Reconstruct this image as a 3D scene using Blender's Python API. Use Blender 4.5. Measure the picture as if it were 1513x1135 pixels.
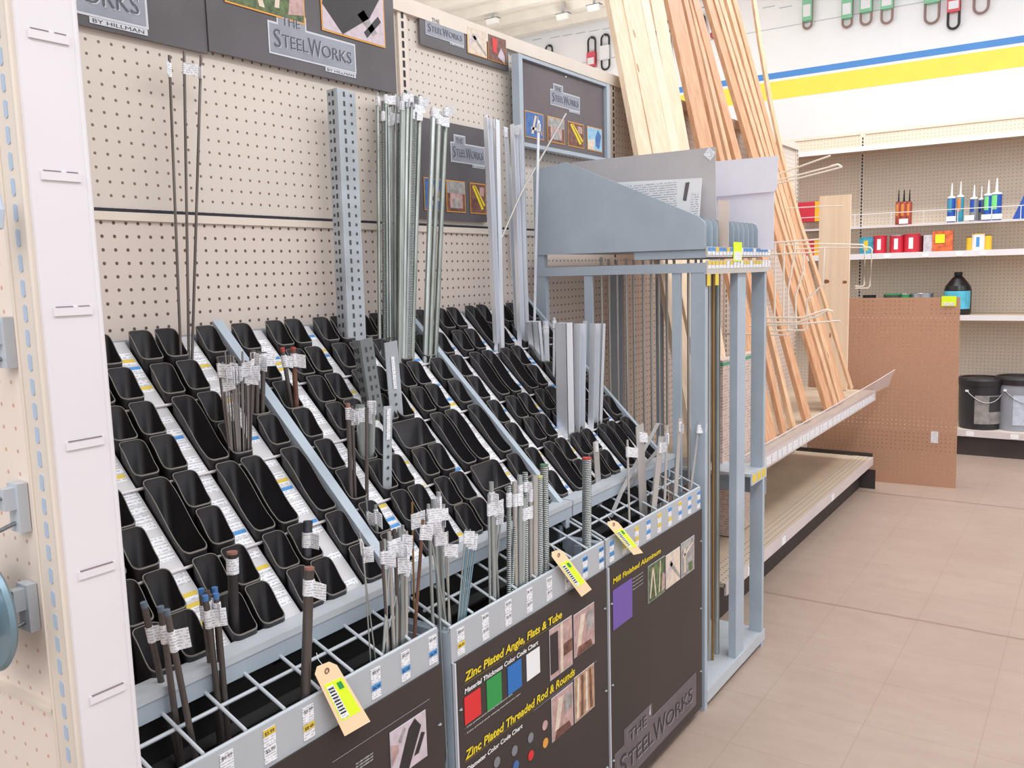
import bpy, bmesh, math, random
from mathutils import Vector, Matrix
R = random.Random(11)
S = bpy.context.scene
for o in list(bpy.data.objects): bpy.data.objects.remove(o)
COL = S.collection
# ---------------------------------------------------------------- camera
F_PX, W_PX, H_PX = 1289.0, 1513.0, 1135.0
YAW, PITCH, ROLL, CAM_H = math.radians(34.15), math.radians(-7.23), math.radians(-1.56), 1.37
fw = Vector((math.cos(PITCH)*math.cos(YAW), math.cos(PITCH)*math.sin(YAW), math.sin(PITCH)))
r0 = Vector((math.sin(YAW), -math.cos(YAW), 0)); u0 = r0.cross(fw)
rt = r0*math.cos(ROLL) + u0*math.sin(ROLL); up = rt.cross(fw)
CP = Vector((0, 0, CAM_H))
cd = bpy.data.cameras.new('camera'); cam = bpy.data.objects.new('camera', cd); COL.objects.link(cam)
cd.sensor_width = 36; cd.lens = 36*F_PX/W_PX; cd.clip_start = .02; cd.clip_end = 100
m = Matrix((rt, up, -fw)).transposed().to_4x4(); m.translation = CP; cam.matrix_world = m
S.camera = cam
# ---------------------------------------------------------------- light and exposure
S.view_settings.view_transform = 'Standard'; S.view_settings.look = 'None'
S.view_settings.gamma = 1; S.view_settings.use_curve_mapping = False
S.view_settings.exposure = 0.0
wd = bpy.data.worlds.new('world'); S.world = wd; wd.use_nodes = True
wd.node_tree.nodes['Background'].inputs[0].default_value = (.93, .96, 1, 1)
wd.node_tree.nodes['Background'].inputs[1].default_value = .80
def area(name, loc, size, power, rot=(0, 0, 0), col=(1, .985, .97)):
    d = bpy.data.lights.new(name, 'AREA'); d.shape = 'RECTANGLE'; d.size, d.size_y = size; d.energy = power; d.color = col
    o = bpy.data.objects.new(name, d); COL.objects.link(o); o.location = loc; o.rotation_euler = rot; return o
area('strip_lamp', (2.6, -.6, 3.6), (6.5, .5), 88)
area('strip_lamp', (3.4, -2.6, 3.6), (7.5, .5), 60)
area('strip_lamp', (5.6, .9, 3.7), (.4, 3.0), 75)
area('ceiling_fill', (5.2, 3.6, 2.3), (3.0, 1.0), 60, (math.pi, 0, 0))  # added upward fill hidden behind the gondola to brighten the ceiling
area('strip_lamp', (-1.2, .2, 2.9), (1.6, 1.6), 34, (0, math.radians(-48), 0))

# ---------------------------------------------------------------- pixel -> point on a real plane
def ray(p):
    return rt*((p[0]-W_PX/2)/F_PX) + up*(-(p[1]-H_PX/2)/F_PX) + fw
def on(p, ax, v):
    d = ray(p); i = 'xyz'.index(ax); return CP + d*((v-CP[i])/d[i])
def onp(p, n, k):            # plane n.P = k
    n = Vector(n); d = ray(p); return CP + d*((k-n.dot(CP))/n.dot(d))
def rimp(p, off=.27): return onp(p, (0, -1, 1), -off)      # slanted plane of the bin rims

# ---------------------------------------------------------------- materials
def lin(c):
    c = c/255.0
    return c/12.92 if c <= .04045 else ((c+.055)/1.055)**2.4
def rgb(*c): return (lin(c[0]), lin(c[1]), lin(c[2]), 1)
MATS = {}
class N:
    def __init__(s, name):
        s.m = bpy.data.materials.new(name); s.m.use_nodes = True; s.t = s.m.node_tree
        s.b = s.t.nodes['Principled BSDF']; s.tc = None
    def n(s, typ, **k):
        x = s.t.nodes.new(typ)
        for a, v in k.items(): setattr(x, a, v)
        return x
    def l(s, a, b): s.t.links.new(a, b)
    def obj(s):
        if not s.tc: s.tc = s.n('ShaderNodeTexCoord')
        return s.tc.outputs['Object']
    def math(s, op, a, b=None, c=None):
        x = s.n('ShaderNodeMath', operation=op)
        for i, v in enumerate((a, b, c)):
            if v is None: continue
            if isinstance(v, (int, float)): x.inputs[i].default_value = v
            else: s.l(v, x.inputs[i])
        return x.outputs[0]
    def mix(s, f, a, b):
        x = s.n('ShaderNodeMix', data_type='RGBA')
        for i, v in ((0, f), (6, a), (7, b)):
            if isinstance(v, (int, float)): x.inputs[i].default_value = v
            elif isinstance(v, tuple): x.inputs[i].default_value = v
            else: s.l(v, x.inputs[i])
        return x.outputs[2]
    def noise(s, scale, detail=3, vec=None, stretch=None, rough=.5):
        x = s.n('ShaderNodeTexNoise'); x.inputs['Scale'].default_value = scale
        x.inputs['Detail'].default_value = detail; x.inputs['Roughness'].default_value = rough
        v = vec or s.obj()
        if stretch:
            mp = s.n('ShaderNodeMapping'); mp.inputs['Scale'].default_value = stretch; s.l(v, mp.inputs[0]); v = mp.outputs[0]
        s.l(v, x.inputs['Vector']); return x.outputs['Fac']
    def ramp(s, f, a, b):
        x = s.n('ShaderNodeMapRange'); x.inputs[1].default_value = a; x.inputs[2].default_value = b; s.l(f, x.inputs[0]); return x.outputs[0]
    def bump(s, h, strength=.2, dist=.002):
        x = s.n('ShaderNodeBump'); x.inputs['Strength'].default_value = strength; x.inputs['Distance'].default_value = dist
        s.l(h, x.inputs['Height']); s.l(x.outputs[0], s.b.inputs['Normal'])
    def xyz(s):
        x = s.n('ShaderNodeSeparateXYZ'); s.l(s.obj(), x.inputs[0]); return x.outputs
def mat(name, col, rough=.5, metal=0, var=.06, scale=6, stretch=None, emit=0, spec=.5, alpha=None):
    if name in MATS: return MATS[name]
    k = N(name); c = rgb(*col)
    if var:
        f = k.noise(scale, 4, stretch=stretch)
        d = tuple(max(0, v*(1-var*2)) for v in c[:3]) + (1,)
        e = tuple(min(1, v*(1+var)) for v in c[:3]) + (1,)
        k.l(k.mix(k.ramp(f, .3, .7), d, e), k.b.inputs['Base Color'])
    else: k.b.inputs['Base Color'].default_value = c
    k.b.inputs['Roughness'].default_value = rough; k.b.inputs['Metallic'].default_value = metal
    k.b.inputs['Specular IOR Level'].default_value = spec
    if emit:
        k.b.inputs['Emission Color'].default_value = c; k.b.inputs['Emission Strength'].default_value = emit
    if alpha is not None: k.b.inputs['Alpha'].default_value = alpha
    MATS[name] = k.m; return k.m
def pegmat(name, col, a, b, a0, b0, pitch, r, hole, through=False, var=.03):
    k = N(name); X = k.xyz(); ia = 'xyz'.index(a); ib = 'xyz'.index(b)
    def cell(i, o):
        f = k.math('FRACT', k.math('ADD', k.math('DIVIDE', k.math('SUBTRACT', X[i], o), pitch), 500.5))
        return k.math('POWER', k.math('SUBTRACT', f, .5), 2)
    d = k.math('SQRT', k.math('ADD', cell(ia, a0), cell(ib, b0)))
    mask = k.math('LESS_THAN', d, r/pitch)
    c = rgb(*col); f = k.noise(2.2, 4)
    base = k.mix(k.ramp(f, .3, .7), tuple(v*(1-var*2) for v in c[:3])+(1,), c)
    k.l(k.mix(mask, base, rgb(*hole)), k.b.inputs['Base Color'])
    k.b.inputs['Roughness'].default_value = .6
    if through:
        k.l(k.math('SUBTRACT', 1, mask), k.b.inputs['Alpha'])
    MATS[name] = k.m; return k.m
peg_hi = pegmat('upper pegboard', (221, 210, 200), 'x', 'z', .944, 1.436, .026, .0030, (122, 100, 90))
peg_lo = pegmat('lower pegboard', (224, 210, 201), 'x', 'z', .944, 1.436, .026, .0035, (98, 80, 73))
peg_end = pegmat('end cap pegboard', (240, 223, 210), 'y', 'z', .9, 1.166, .0254, .0024, (214, 168, 150))
peg_far = pegmat('far pegboard', (226, 211, 194), 'y', 'z', .9, 1.166, .0254, .0032, (158, 138, 120))
peg_brown = pegmat('brown hardboard', (188, 144, 117), 'y', 'z', .7, .02, .0254, .0026, (100, 66, 50), through=True)
deckperf = pegmat('perforated deck', (206, 189, 170), 'x', 'y', 3.2, 1.15, .026, .0045, (120, 100, 84))
beige = mat('beige enamel', (226, 213, 200), .45, var=.03)
beige_d = mat('shelf deck beige', (200, 182, 160), .5, var=.06)
white_en = mat('white enamel', (226, 221, 225), .4, var=.02)
lip_m = mat('shelf edge', (214, 203, 203), .4, var=.03)
kick_m = mat('dark kick plate', (62, 54, 52), .6, var=.1)
steel = mat('blue grey powder coat', (172, 184, 196), .42, var=.04, scale=9)
steel2 = mat('pale blue grey paint', (192, 198, 205), .4, var=.04, scale=9)
blk = mat('black plastic', (42, 40, 43), .33, var=.15, scale=14, spec=.55)
rim = mat('bin rim with highlight', (128, 122, 116), .5, var=.1, scale=30)  # paler plastic edge, its specular highlight put into the colour
dark = mat('dark panel', (28, 26, 27), .7, var=.1)
poster = mat('dark brown poster', (56, 47, 45), .5, var=.12, scale=3)
banner = mat('charcoal banner', (92, 87, 91), .45, var=.16, scale=4)
chrome = mat('bright rod', (196, 194, 190), .3, .6, var=.12, scale=30, stretch=(1, 1, .05))
alu = mat('mill aluminium', (228, 231, 238), .3, .45, var=.05, scale=20, stretch=(1, 1, .05))
alu_d = mat('dull aluminium', (190, 186, 184), .42, .4, var=.06)
zinc = mat('zinc plated', (176, 183, 182), .33, .6, var=.14, scale=30, stretch=(1, 1, .08))
zincg = mat('greenish zinc', (154, 160, 155), .34, .6, var=.16, scale=30, stretch=(1, 1, .08))
rawst = mat('raw dark steel', (108, 100, 97), .42, .6, var=.18, scale=30, stretch=(1, 1, .1))
rawl = mat('raw bright steel', (150, 144, 142), .36, .6, var=.14, scale=30, stretch=(1, 1, .1))
rust = mat('rusty steel', (122, 84, 70), .6, .35, var=.22, scale=40)
brass = mat('brassy rod', (170, 132, 84), .4, .7, var=.1)
cap_r = mat('red paint end', (190, 70, 66), .5); cap_b = mat('blue paint end', (74, 120, 178), .5)
cap_g = mat('green paint end', (90, 130, 104), .5); cap_br = mat('brown paint end', (150, 104, 92), .6)
galv = mat('galvanised slotted steel', (172, 179, 186), .4, .15, var=.1, scale=12)
strip_m = mat('label strip grey', (208, 206, 209), .45, var=.03)
header_m = mat('header strip grey', (180, 184, 190), .42, var=.03)
slit_m = mat('louvre slit', (132, 118, 124), .7, var=0)
slot_m = mat('slot opening', (70, 68, 72), .7, var=0)
slot_b = mat('blue slot opening', (176, 192, 214), .6, var=0)
slot_k = mat('black slot opening', (40, 40, 50), .7, var=0)
paper = mat('white paper', (240, 240, 242), .6, var=.02)
yel = mat('yellow label', (226, 196, 72), .6, var=.05); blu = mat('blue label', (74, 146, 214), .6, var=.05)
lime = mat('fluorescent yellow sticker', (226, 255, 40), .6, var=.02)
tan = mat('manila card', (248, 216, 176), .6, var=.03)
ink = mat('black ink', (40, 38, 42), .6, var=0); inkg = mat('grey ink', (128, 128, 134), .6, var=0)
ytext = mat('yellow lettering', (232, 206, 40), .6, var=0); wtext = mat('white lettering', (232, 232, 232), .6, var=0)
red_m = mat('red ink', (222, 44, 48), .5, var=0); green_m = mat('green ink', (40, 150, 74), .5, var=0)
blue_m = mat('blue ink', (30, 112, 188), .5, var=0); purple_m = mat('purple ink', (112, 86, 168), .5, var=0)
orange_m = mat('orange frame', (226, 160, 70), .5, var=0); plate_m = mat('logo plate silver', (150, 154, 166), .45, var=.1, scale=12)
plate_l = mat('logo pale edge', (205, 207, 216), .5, var=0); plate_d = mat('embossed lettering', (84, 86, 98), .5, var=0)
plate_k = mat('dark plate', (112, 104, 108), .5, var=.1)
photo = {n: mat('photo '+n, c, .5, var=v, scale=60) for n, c, v in (
    ('grass', (96, 116, 72), .35), ('pink', (196, 160, 156), .15), ('mauve', (208, 192, 202), .08), ('brown', (126, 82, 70), .3),
    ('grey', (170, 166, 164), .2), ('blue', (70, 112, 176), .15), ('black', (44, 40, 42), .1), ('tan', (188, 150, 120), .2),
    ('cream', (226, 208, 190), .1), ('skyblue', (150, 196, 222), .1))}
def printmat(name, base, inkc, ax='z', pitch=.0042, scale=220, th=.5):
    k = N(name); X = k.xyz()
    f = k.math('FRACT', k.math('DIVIDE', X['xyz'.index(ax)], pitch))
    row = k.math('LESS_THAN', f, .45); nz = k.noise(scale, 1)
    msk = k.math('MULTIPLY', row, k.math('GREATER_THAN', nz, th))
    k.l(k.mix(msk, rgb(*base), rgb(*inkc)), k.b.inputs['Base Color']); k.b.inputs['Roughness'].default_value = .55
    MATS[name] = k.m; return k.m
plab = printmat('printed sticker', (240, 240, 244), (188, 189, 198), th=.47)
sheettext = printmat('printed sheet', (236, 236, 240), (176, 177, 186), 'z', .007, 160, .46)
cartontext = printmat('printed carton', (212, 190, 180), (180, 156, 150), 'z', .011, 50, .5)
def woodmat(name, col, dk):
    k = N(name)
    w = k.n('ShaderNodeTexNoise'); mp = k.n('ShaderNodeMapping'); mp.inputs['Scale'].default_value = (38, 30, 1.1)
    k.l(k.obj(), mp.inputs[0]); k.l(mp.outputs[0], w.inputs['Vector']); w.inputs['Scale'].default_value = 1.6; w.inputs['Detail'].default_value = 6
    kn = k.n('ShaderNodeTexVoronoi'); m2 = k.n('ShaderNodeMapping'); m2.inputs['Scale'].default_value = (6, 6, 2.2)
    k.l(k.obj(), m2.inputs[0]); k.l(m2.outputs[0], kn.inputs['Vector']); kn.inputs['Scale'].default_value = 1.5
    g = k.mix(k.ramp(w.outputs['Fac'], .38, .66), rgb(*dk), rgb(*col))
    kk = k.math('LESS_THAN', kn.outputs['Distance'], .075)
    k.l(k.mix(k.math('MULTIPLY', kk, .75), g, rgb(150, 92, 58)), k.b.inputs['Base Color']); k.b.inputs['Roughness'].default_value = .6
    MATS[name] = k.m; return k.m
pine = woodmat('pale pine', (242, 217, 190), (231, 201, 170)); pine2 = woodmat('creamy pine', (248, 226, 200), (240, 214, 186))
fir = woodmat('orange fir', (222, 174, 136), (204, 150, 112)); mould = woodmat('pine moulding', (232, 194, 158), (212, 166, 130))
glass = mat('clear plastic', (225, 220, 225), .12, var=0, alpha=.35)
threadm = N('threaded zinc'); X_ = threadm.xyz()
wv = threadm.math('SINE', threadm.math('MULTIPLY', X_[2], 1500)); threadm.bump(wv, .9, .0012)
threadm.l(threadm.mix(threadm.ramp(wv, -1, 1), rgb(118, 124, 124), rgb(196, 202, 202)), threadm.b.inputs['Base Color'])
threadm.b.inputs['Metallic'].default_value = .8; threadm.b.inputs['Roughness'].default_value = .36; thread = threadm.m
# floor
k = N('vinyl floor tile'); X = k.xyz()
def seam(ax, o, w, p=.305):
    f = k.math('FRACT', k.math('ADD', k.math('DIVIDE', k.math('SUBTRACT', X[ax], o), p), 500.5))
    return k.math('LESS_THAN', k.math('ABSOLUTE', k.math('SUBTRACT', f, .5)), w/p)
s1 = k.math('MAXIMUM', seam(0, 3.529, .0016), seam(1, .839, .0016))
f1 = k.noise(1.3, 5, rough=.65); f2 = k.noise(14, 5, stretch=(1, .35, 1), rough=.7)
# worn dark seams between two batches of tile
thick = k.math('MAXIMUM', k.math('LESS_THAN', k.math('ABSOLUTE', k.math('SUBTRACT', X[0], k.math('ADD', 3.529, k.math('MULTIPLY', k.math('SUBTRACT', k.noise(9, 2), .5), .02)))), .008),
               k.math('LESS_THAN', k.math('ABSOLUTE', k.math('SUBTRACT', X[0], 5.46)), .012))
c0 = k.mix(k.ramp(f1, .3, .7), rgb(168, 147, 134), rgb(180, 161, 149))
c1 = k.mix(k.math('MULTIPLY', k.ramp(f2, .35, .75), .45), c0, rgb(156, 133, 121))
c2 = k.mix(k.math('MULTIPLY', s1, .4), c1, rgb(146, 122, 108))
c3 = k.mix(k.math('MULTIPLY', thick, .6), c2, rgb(134, 110, 98))
sp = k.math('GREATER_THAN', k.noise(26, 2, rough=.3), .83)
k.l(k.mix(k.math('MULTIPLY', sp, .5), c3, rgb(120, 96, 84)), k.b.inputs['Base Color'])
k.b.inputs['Roughness'].default_value = .42; k.b.inputs['Specular IOR Level'].default_value = .3
floor_m = k.m

# ---------------------------------------------------------------- mesh building
class MB:
    def __init__(s): s.v, s.f, s.mi, s.ms, s.sm = [], [], [], [], []
    def mat(s, m):
        if m not in s.ms: s.ms.append(m)
        return s.ms.index(m)
    def add(s, vs, fs, m, smooth=False):
        b = len(s.v); s.v += [tuple(v) for v in vs]; i = s.mat(m)
        for f in fs: s.f.append(tuple(b+j for j in f)); s.mi.append(i); s.sm.append(smooth)
        return s
    def hexa(s, p, m):    # 8 points: bottom ring 0-3, top ring 4-7
        return s.add(p, [(3, 2, 1, 0), (4, 5, 6, 7), (0, 1, 5, 4), (1, 2, 6, 5), (2, 3, 7, 6), (3, 0, 4, 7)], m)
    def box(s, a, b, m):
        x0, y0, z0 = (min(a[i], b[i]) for i in range(3)); x1, y1, z1 = (max(a[i], b[i]) for i in range(3))
        return s.hexa([(x0, y0, z0), (x1, y0, z0), (x1, y1, z0), (x0, y1, z0), (x0, y0, z1), (x1, y0, z1), (x1, y1, z1), (x0, y1, z1)], m)
    def prism(s, pts, d, m):   # planar polygon extruded by vector d
        n = len(pts); d = Vector(d); pts = [Vector(p) for p in pts]
        nn = sum(((pts[i]-pts[0]).cross(pts[(i+1) % n]-pts[0]) for i in range(1, n-1)), Vector())
        if nn.dot(d) > 0: pts = pts[::-1]
        q = [p+d for p in pts]
        return s.add(pts+q, [tuple(range(n)), tuple(range(2*n-1, n-1, -1))] + [(i, i+n, (i+1) % n+n, (i+1) % n) for i in range(n)], m)
    def tube(s, pts, r, m, n=8, cap=None, closed=False):
        pts = [Vector(p) for p in pts]; L = len(pts); rings = []
        ref = Vector((0, 0, 1))
        if abs((pts[1]-pts[0]).normalized().dot(ref)) > .9: ref = Vector((1, 0, 0))
        for i, p in enumerate(pts):
            if closed: t = (pts[(i+1) % L]-pts[i-1])
            else: t = pts[min(i+1, L-1)]-pts[max(i-1, 0)]
            t.normalize(); a = t.cross(ref).normalized(); b = a.cross(t)
            rr = r[i] if isinstance(r, (list, tuple)) else r
            rings.append([p+(a*math.cos(6.28318*j/n)+b*math.sin(6.28318*j/n))*rr for j in range(n)])
        fs = []
        for i in range(L if closed else L-1):
            i2 = (i+1) % L
            for j in range(n): fs.append((i*n+j, i2*n+j, i2*n+(j+1) % n, i*n+(j+1) % n))
        s.add([v for g in rings for v in g], fs, m, True)
        if not closed:
            s.add(rings[0], [tuple(range(n))], cap or m); s.add(rings[-1], [tuple(range(n-1, -1, -1))], cap or m)
        return s
    def lathe(s, prof, c, m, n=20, mats=None):
        c = Vector(c)
        for i in range(len(prof)-1):
            (ra, za), (rb, zb) = prof[i], prof[i+1]; vs = []
            for j in range(n):
                a = 6.28318*j/n; vs.append(c+Vector((ra*math.cos(a), ra*math.sin(a), za)))
            for j in range(n):
                a = 6.28318*j/n; vs.append(c+Vector((rb*math.cos(a), rb*math.sin(a), zb)))
            s.add(vs, [(j, (j+1) % n, (j+1) % n+n, j+n) for j in range(n)], mats[i] if mats else m, True)
        return s
    def obj(s, name, parent=None, loc=None):
        me = bpy.data.meshes.new(name); 
        L = Vector(loc) if loc is not None else Vector((0, 0, 0))
        me.from_pydata([tuple(Vector(v)-L) for v in s.v], [], s.f)
        for m in s.ms: me.materials.append(m)
        me.polygons.foreach_set('material_index', s.mi); me.polygons.foreach_set('use_smooth', s.sm); me.update()
        o = bpy.data.objects.new(name, me); COL.objects.link(o)
        if loc is not None: o.location = L
        if parent: 
            o.parent = parent
            pl = parent.get('_org')
            if pl: o.location = L-Vector(pl)
        return o
def tag(o, label, cat, group=None):
    if not 4 <= len(label.split()) <= 16: print('LABEL', len(label.split()), label)
    o['label'] = label; o['category'] = cat
    if group: o['group'] = group
    return o
def struct(o): o['kind'] = 'structure'; return o
def thing(name, loc, label, cat, group=None):
    o = bpy.data.objects.new(name, None); COL.objects.link(o); o.location = loc; o.empty_display_size = .05
    return tag(o, label, cat, group)
# parts are written in world space and moved under their thing at the end
def finish():
    bpy.context.view_layer.update()
    def org(o):
        l = Vector(o.location); p = o.parent
        while p: l = l+Vector(p.location); p = p.parent
        return l
    for o in list(COL.objects):
        if o.parent and o.parent.parent is None and o.get('_w', 1):
            o.location = Vector(o.location)-Vector(o.parent.location)
        # grandchildren keep world origin relative to a part whose own origin is the thing's
    for o in list(COL.objects):
        if '_w' in o: del o['_w']
def frame(o3, ux, vz, n): return dict(o=Vector(o3), u=Vector(ux), v=Vector(vz), n=Vector(n))
def FP(fr, u, v, w=0): return fr['o']+fr['u']*u+fr['v']*v+fr['n']*w
def card(name, parent, fr, pts, m, w0=0, th=.0012):
    """flat printed shape: list of (u, v) on a frame, lying on the surface at w0"""
    b = MB(); b.prism([FP(fr, u, v, w0) for u, v in pts], fr['n']*th, m); return b.obj(name, parent)
def rect(u0, v0, u1, v1): return [(u0, v0), (u1, v0), (u1, v1), (u0, v1)]
def text(s, parent, fr, u, v, h, m, w=.003, name='lettering', width=None, bold=0, shear=0):
    cu = bpy.data.curves.new('t', 'FONT'); cu.body = s; cu.size = 1; cu.extrude = .0; cu.offset = bold; cu.shear = shear; cu.resolution_u = 3
    t = bpy.data.objects.new('t', cu); COL.objects.link(t); bpy.context.view_layer.update()
    me = bpy.data.meshes.new_from_object(t.evaluated_get(bpy.context.evaluated_depsgraph_get()))
    bpy.data.objects.remove(t); bpy.data.curves.remove(cu)
    xs = [q.co.x for q in me.vertices]; ys = [q.co.y for q in me.vertices]
    if not xs: return None
    sc = h/.72; sx = sc if width is None else width/(max(xs)-min(xs)); x0 = min(xs)
    for q in me.vertices:
        a, b = (q.co.x-x0)*sx, q.co.y*sc
        q.co = FP(fr, u+a, v+b, w)
    me.materials.clear(); me.materials.append(m); me.name = name
    o = bpy.data.objects.new(name, me); COL.objects.link(o); o.parent = parent; return o

# ================================================================ SETTING
struct(MB().box((-4, -5, -.05), (9, 9, 0), floor_m).obj('floor'))
XW = 8.0
wall_m = mat('white wall paint', (250, 250, 252), .6, var=.01)
wl = struct(MB().box((XW, -5, 0), (XW+.1, 9, 3.9), wall_m).obj('wall_far'))
wf = frame((XW, 0, 0), (0, -1, 0), (0, 0, 1), (-1, 0, 0))
sb = mat('blue wall stripe', (82, 150, 224), .5, var=.02); sy = mat('yellow wall stripe', (255, 238, 92), .5, var=.02)
struct(card('trim_1', None, wf, rect(-9, 3.022, 5, 3.074), sb, 0, .003)); struct(card('trim_2', None, wf, rect(-9, 2.843, 5, 2.998), sy, 0, .003))
struct(MB().box((XW-.004, -5, 3.45), (XW, 9, 3.454), mat('wall seam grey', (190, 188, 190), .6, var=0)).obj('trim_3'))
ceil_m = mat('ceiling cream', (244, 238, 226), .6, var=.04)
cb = MB(); prof = []
x = 2.4
while x < XW:
    prof += [(x, 3.86), (x+.16, 3.86), (x+.20, 3.79), (x+.28, 3.79), (x+.32, 3.86)]; x += .40
for i in range(len(prof)-1):
    (a, za), (b_, zb) = prof[i], prof[i+1]
    if b_ > a: cb.add([(a, 2, za), (b_, 2, zb), (b_, 9, zb), (a, 9, za)], [(0, 1, 2, 3)], ceil_m)
cb.box((2.4, 2, 3.9), (XW+.1, 9, 3.93), ceil_m)
struct(cb.obj('ceiling'))

# ================================================================ MAIN GONDOLA (pegboard run on the left, lumber section at its end)
YG, ZT, ZJ = 1.6, 2.11, 1.507
UX = [.65, 1.87, 3.09, 4.31, 5.53]
gon = thing('gondola_shelving', (.65, YG, 0), 'long beige pegboard gondola run behind the metal bins, lumber shelf at its far end', 'shelving')
for i in range(4):
    a, b = UX[i]+.018, UX[i+1]-.018
    MB().box((a, YG, ZJ+.008), (b, YG+.012, ZT-.035), peg_hi).obj('pegboard_panel', gon)
    MB().box((a, YG, .2), (b, YG+.012, ZJ-.012), peg_lo).obj('pegboard_panel', gon)
    MB().box((a, YG-.006, ZJ-.014), (b, YG+.002, ZJ+.002), beige).obj('joint_rail', gon)
    MB().box((a, YG-.004, ZJ+.003), (b, YG+.002, ZJ+.009), slot_k).obj('joint_gap', gon)
    MB().box((a-.018, YG-.014, ZT-.04), (b+.018, YG+.04, ZT), beige).obj('top_rail', gon)
for x in UX:
    u = MB().box((x-.018, YG-.008, 0), (x+.018, YG+.05, ZT+.002), beige)
    z = .1
    while z < ZT-.02:
        u.box((x-.004, YG-.0095, z), (x+.004, YG-.0075, z+.017), slot_k); z += .0254
    u.obj('upright', gon)
MB().box((5.545, 1.1, 0), (5.548, 1.62, .12), kick_m).obj('kick_plate', gon)
# bottom deck of the lumber section
d = MB().box((3.06, 1.13, .17), (5.6, YG-.002, .185), beige_d); d.box((3.06, 1.135, .186), (5.6, 1.24, .187), deckperf)
d.box((3.06, 1.125, .140), (5.6, 1.133, .188), lip_m); d.obj('bottom_deck', gon)
MB().box((3.07, 1.19, 0), (5.53, 1.21, .14), kick_m).obj('kick_plate', gon)
for xx in (3.3, 3.75, 4.6): MB().box((xx, 1.1235, .142), (xx+.05, 1.1255, .175), paper).obj('shelf_tag', gon)
MB().box((5.6, 1.13, .16), (5.605, YG, .21), kick_m).obj('end_trim', gon)
# lumber shelf
s_ = MB().box((3.06, 1.105, .60), (5.5, YG-.002, .615), beige_d); s_.box((3.06, 1.10, .558), (5.5, 1.108, .617), lip_m)
for xx in (3.06, 4.28, 5.49): s_.prism([(xx, 1.12, .6), (xx, 1.59, .6), (xx, 1.59, .46)], (.012, 0, 0), beige)
sh = s_.obj('lumber_shelf', gon)
xx = 3.12
while xx < 5.4:
    w = R.uniform(.05, .1); MB().box((xx, 1.0985, .566), (xx+w*.8, 1.0999, .6), plab).obj('price_label', gon); xx += w
g = MB(); g.add([(3.06, 1.1, .615), (4.4, 1.1, .615), (5.35, 1.09, .615), (5.62, 1.05, .63), (3.06, 1.09, .665), (4.4, 1.088, .67), (5.35, 1.07, .69), (5.62, 1.02, .73)],
                [(0, 1, 5, 4), (1, 2, 6, 5), (2, 3, 7, 6)], glass)
g.add([(3.06, 1.1025, .615), (4.4, 1.1025, .615), (5.35, 1.0925, .615), (5.62, 1.0525, .63), (3.06, 1.0925, .665), (4.4, 1.0905, .67), (5.35, 1.0725, .69), (5.62, 1.0225, .73)],
                [(4, 5, 1, 0), (5, 6, 2, 1), (6, 7, 3, 2)], glass)
g.tube([(3.06, 1.09, .665), (4.4, 1.088, .67), (5.35, 1.07, .69), (5.62, 1.02, .73)], .003, lip_m, 5).obj('clear_guard', gon)

# ---------------------------------------------------------------- banners on the pegboard
def logo(parent, fr, u0, v0, u1, v1, small=True, w=.002, dim=False):
    """stepped silver plate with THE / big-small capitals; box is the lower main plate"""
    W_, H_ = u1-u0, v1-v0
    def step(e): return [(u0-e, v0-e), (u1+e, v0-e), (u1+e, v1+e), (u0+W_*.40+e, v1+e), (u0+W_*.40+e, v1+H_*.45+e), (u0+W_*.10-e, v1+H_*.45+e), (u0+W_*.10-e, v1+e), (u0-e, v1+e)]
    card('logo_glow', parent, fr, step(H_*.07), plate_l if not dim else plate_k, w-.0006, .0006)
    pl = card('logo_plate', parent, fr, step(0), plate_m if not dim else mat('deep plate', (104, 96, 100), .4, var=.12, scale=10), w, .0006)
    tm = plate_d if not dim else mat('deep embossed lettering', (58, 52, 56), .5, var=0)
    for e, mm, dw in ((H_*(.05 if dim else .025), plate_l if not dim else mat('dim highlight', (150, 143, 150), .5, var=0), .0014), (0, tm, .0018)):
        text('THE', parent, fr, u0+W_*.14+e, v1+H_*.04-e, H_*.32, mm, w+dw, width=W_*.20)
        text('S', parent, fr, u0+W_*.04+e, v0+H_*.20-e, H_*.66, mm, w+dw, width=W_*.075)
        text('TEEL', parent, fr, u0+W_*.13+e, v0+H_*.26-e, H_*.46, mm, w+dw, width=W_*.29)
        text('W', parent, fr, u0+W_*.425+e, v0+H_*.20-e, H_*.66, mm, w+dw, width=W_*.155)
        text('ORKS', parent, fr, u0+W_*.585+e, v0+H_*.26-e, H_*.46, mm, w+dw, width=W_*.37)
    if small:
        card('maker_strip', parent, fr, rect(u0+W_*.62, v0-H_*.24, u1+W_*.005, v0-H_*.08), plate_l, w-.0002, .0006)
        text('BY HILLMAN', parent, fr, u0+W_*.64, v0-H_*.21, H_*.10, ink, w+.0008, width=W_*.34)
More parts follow.
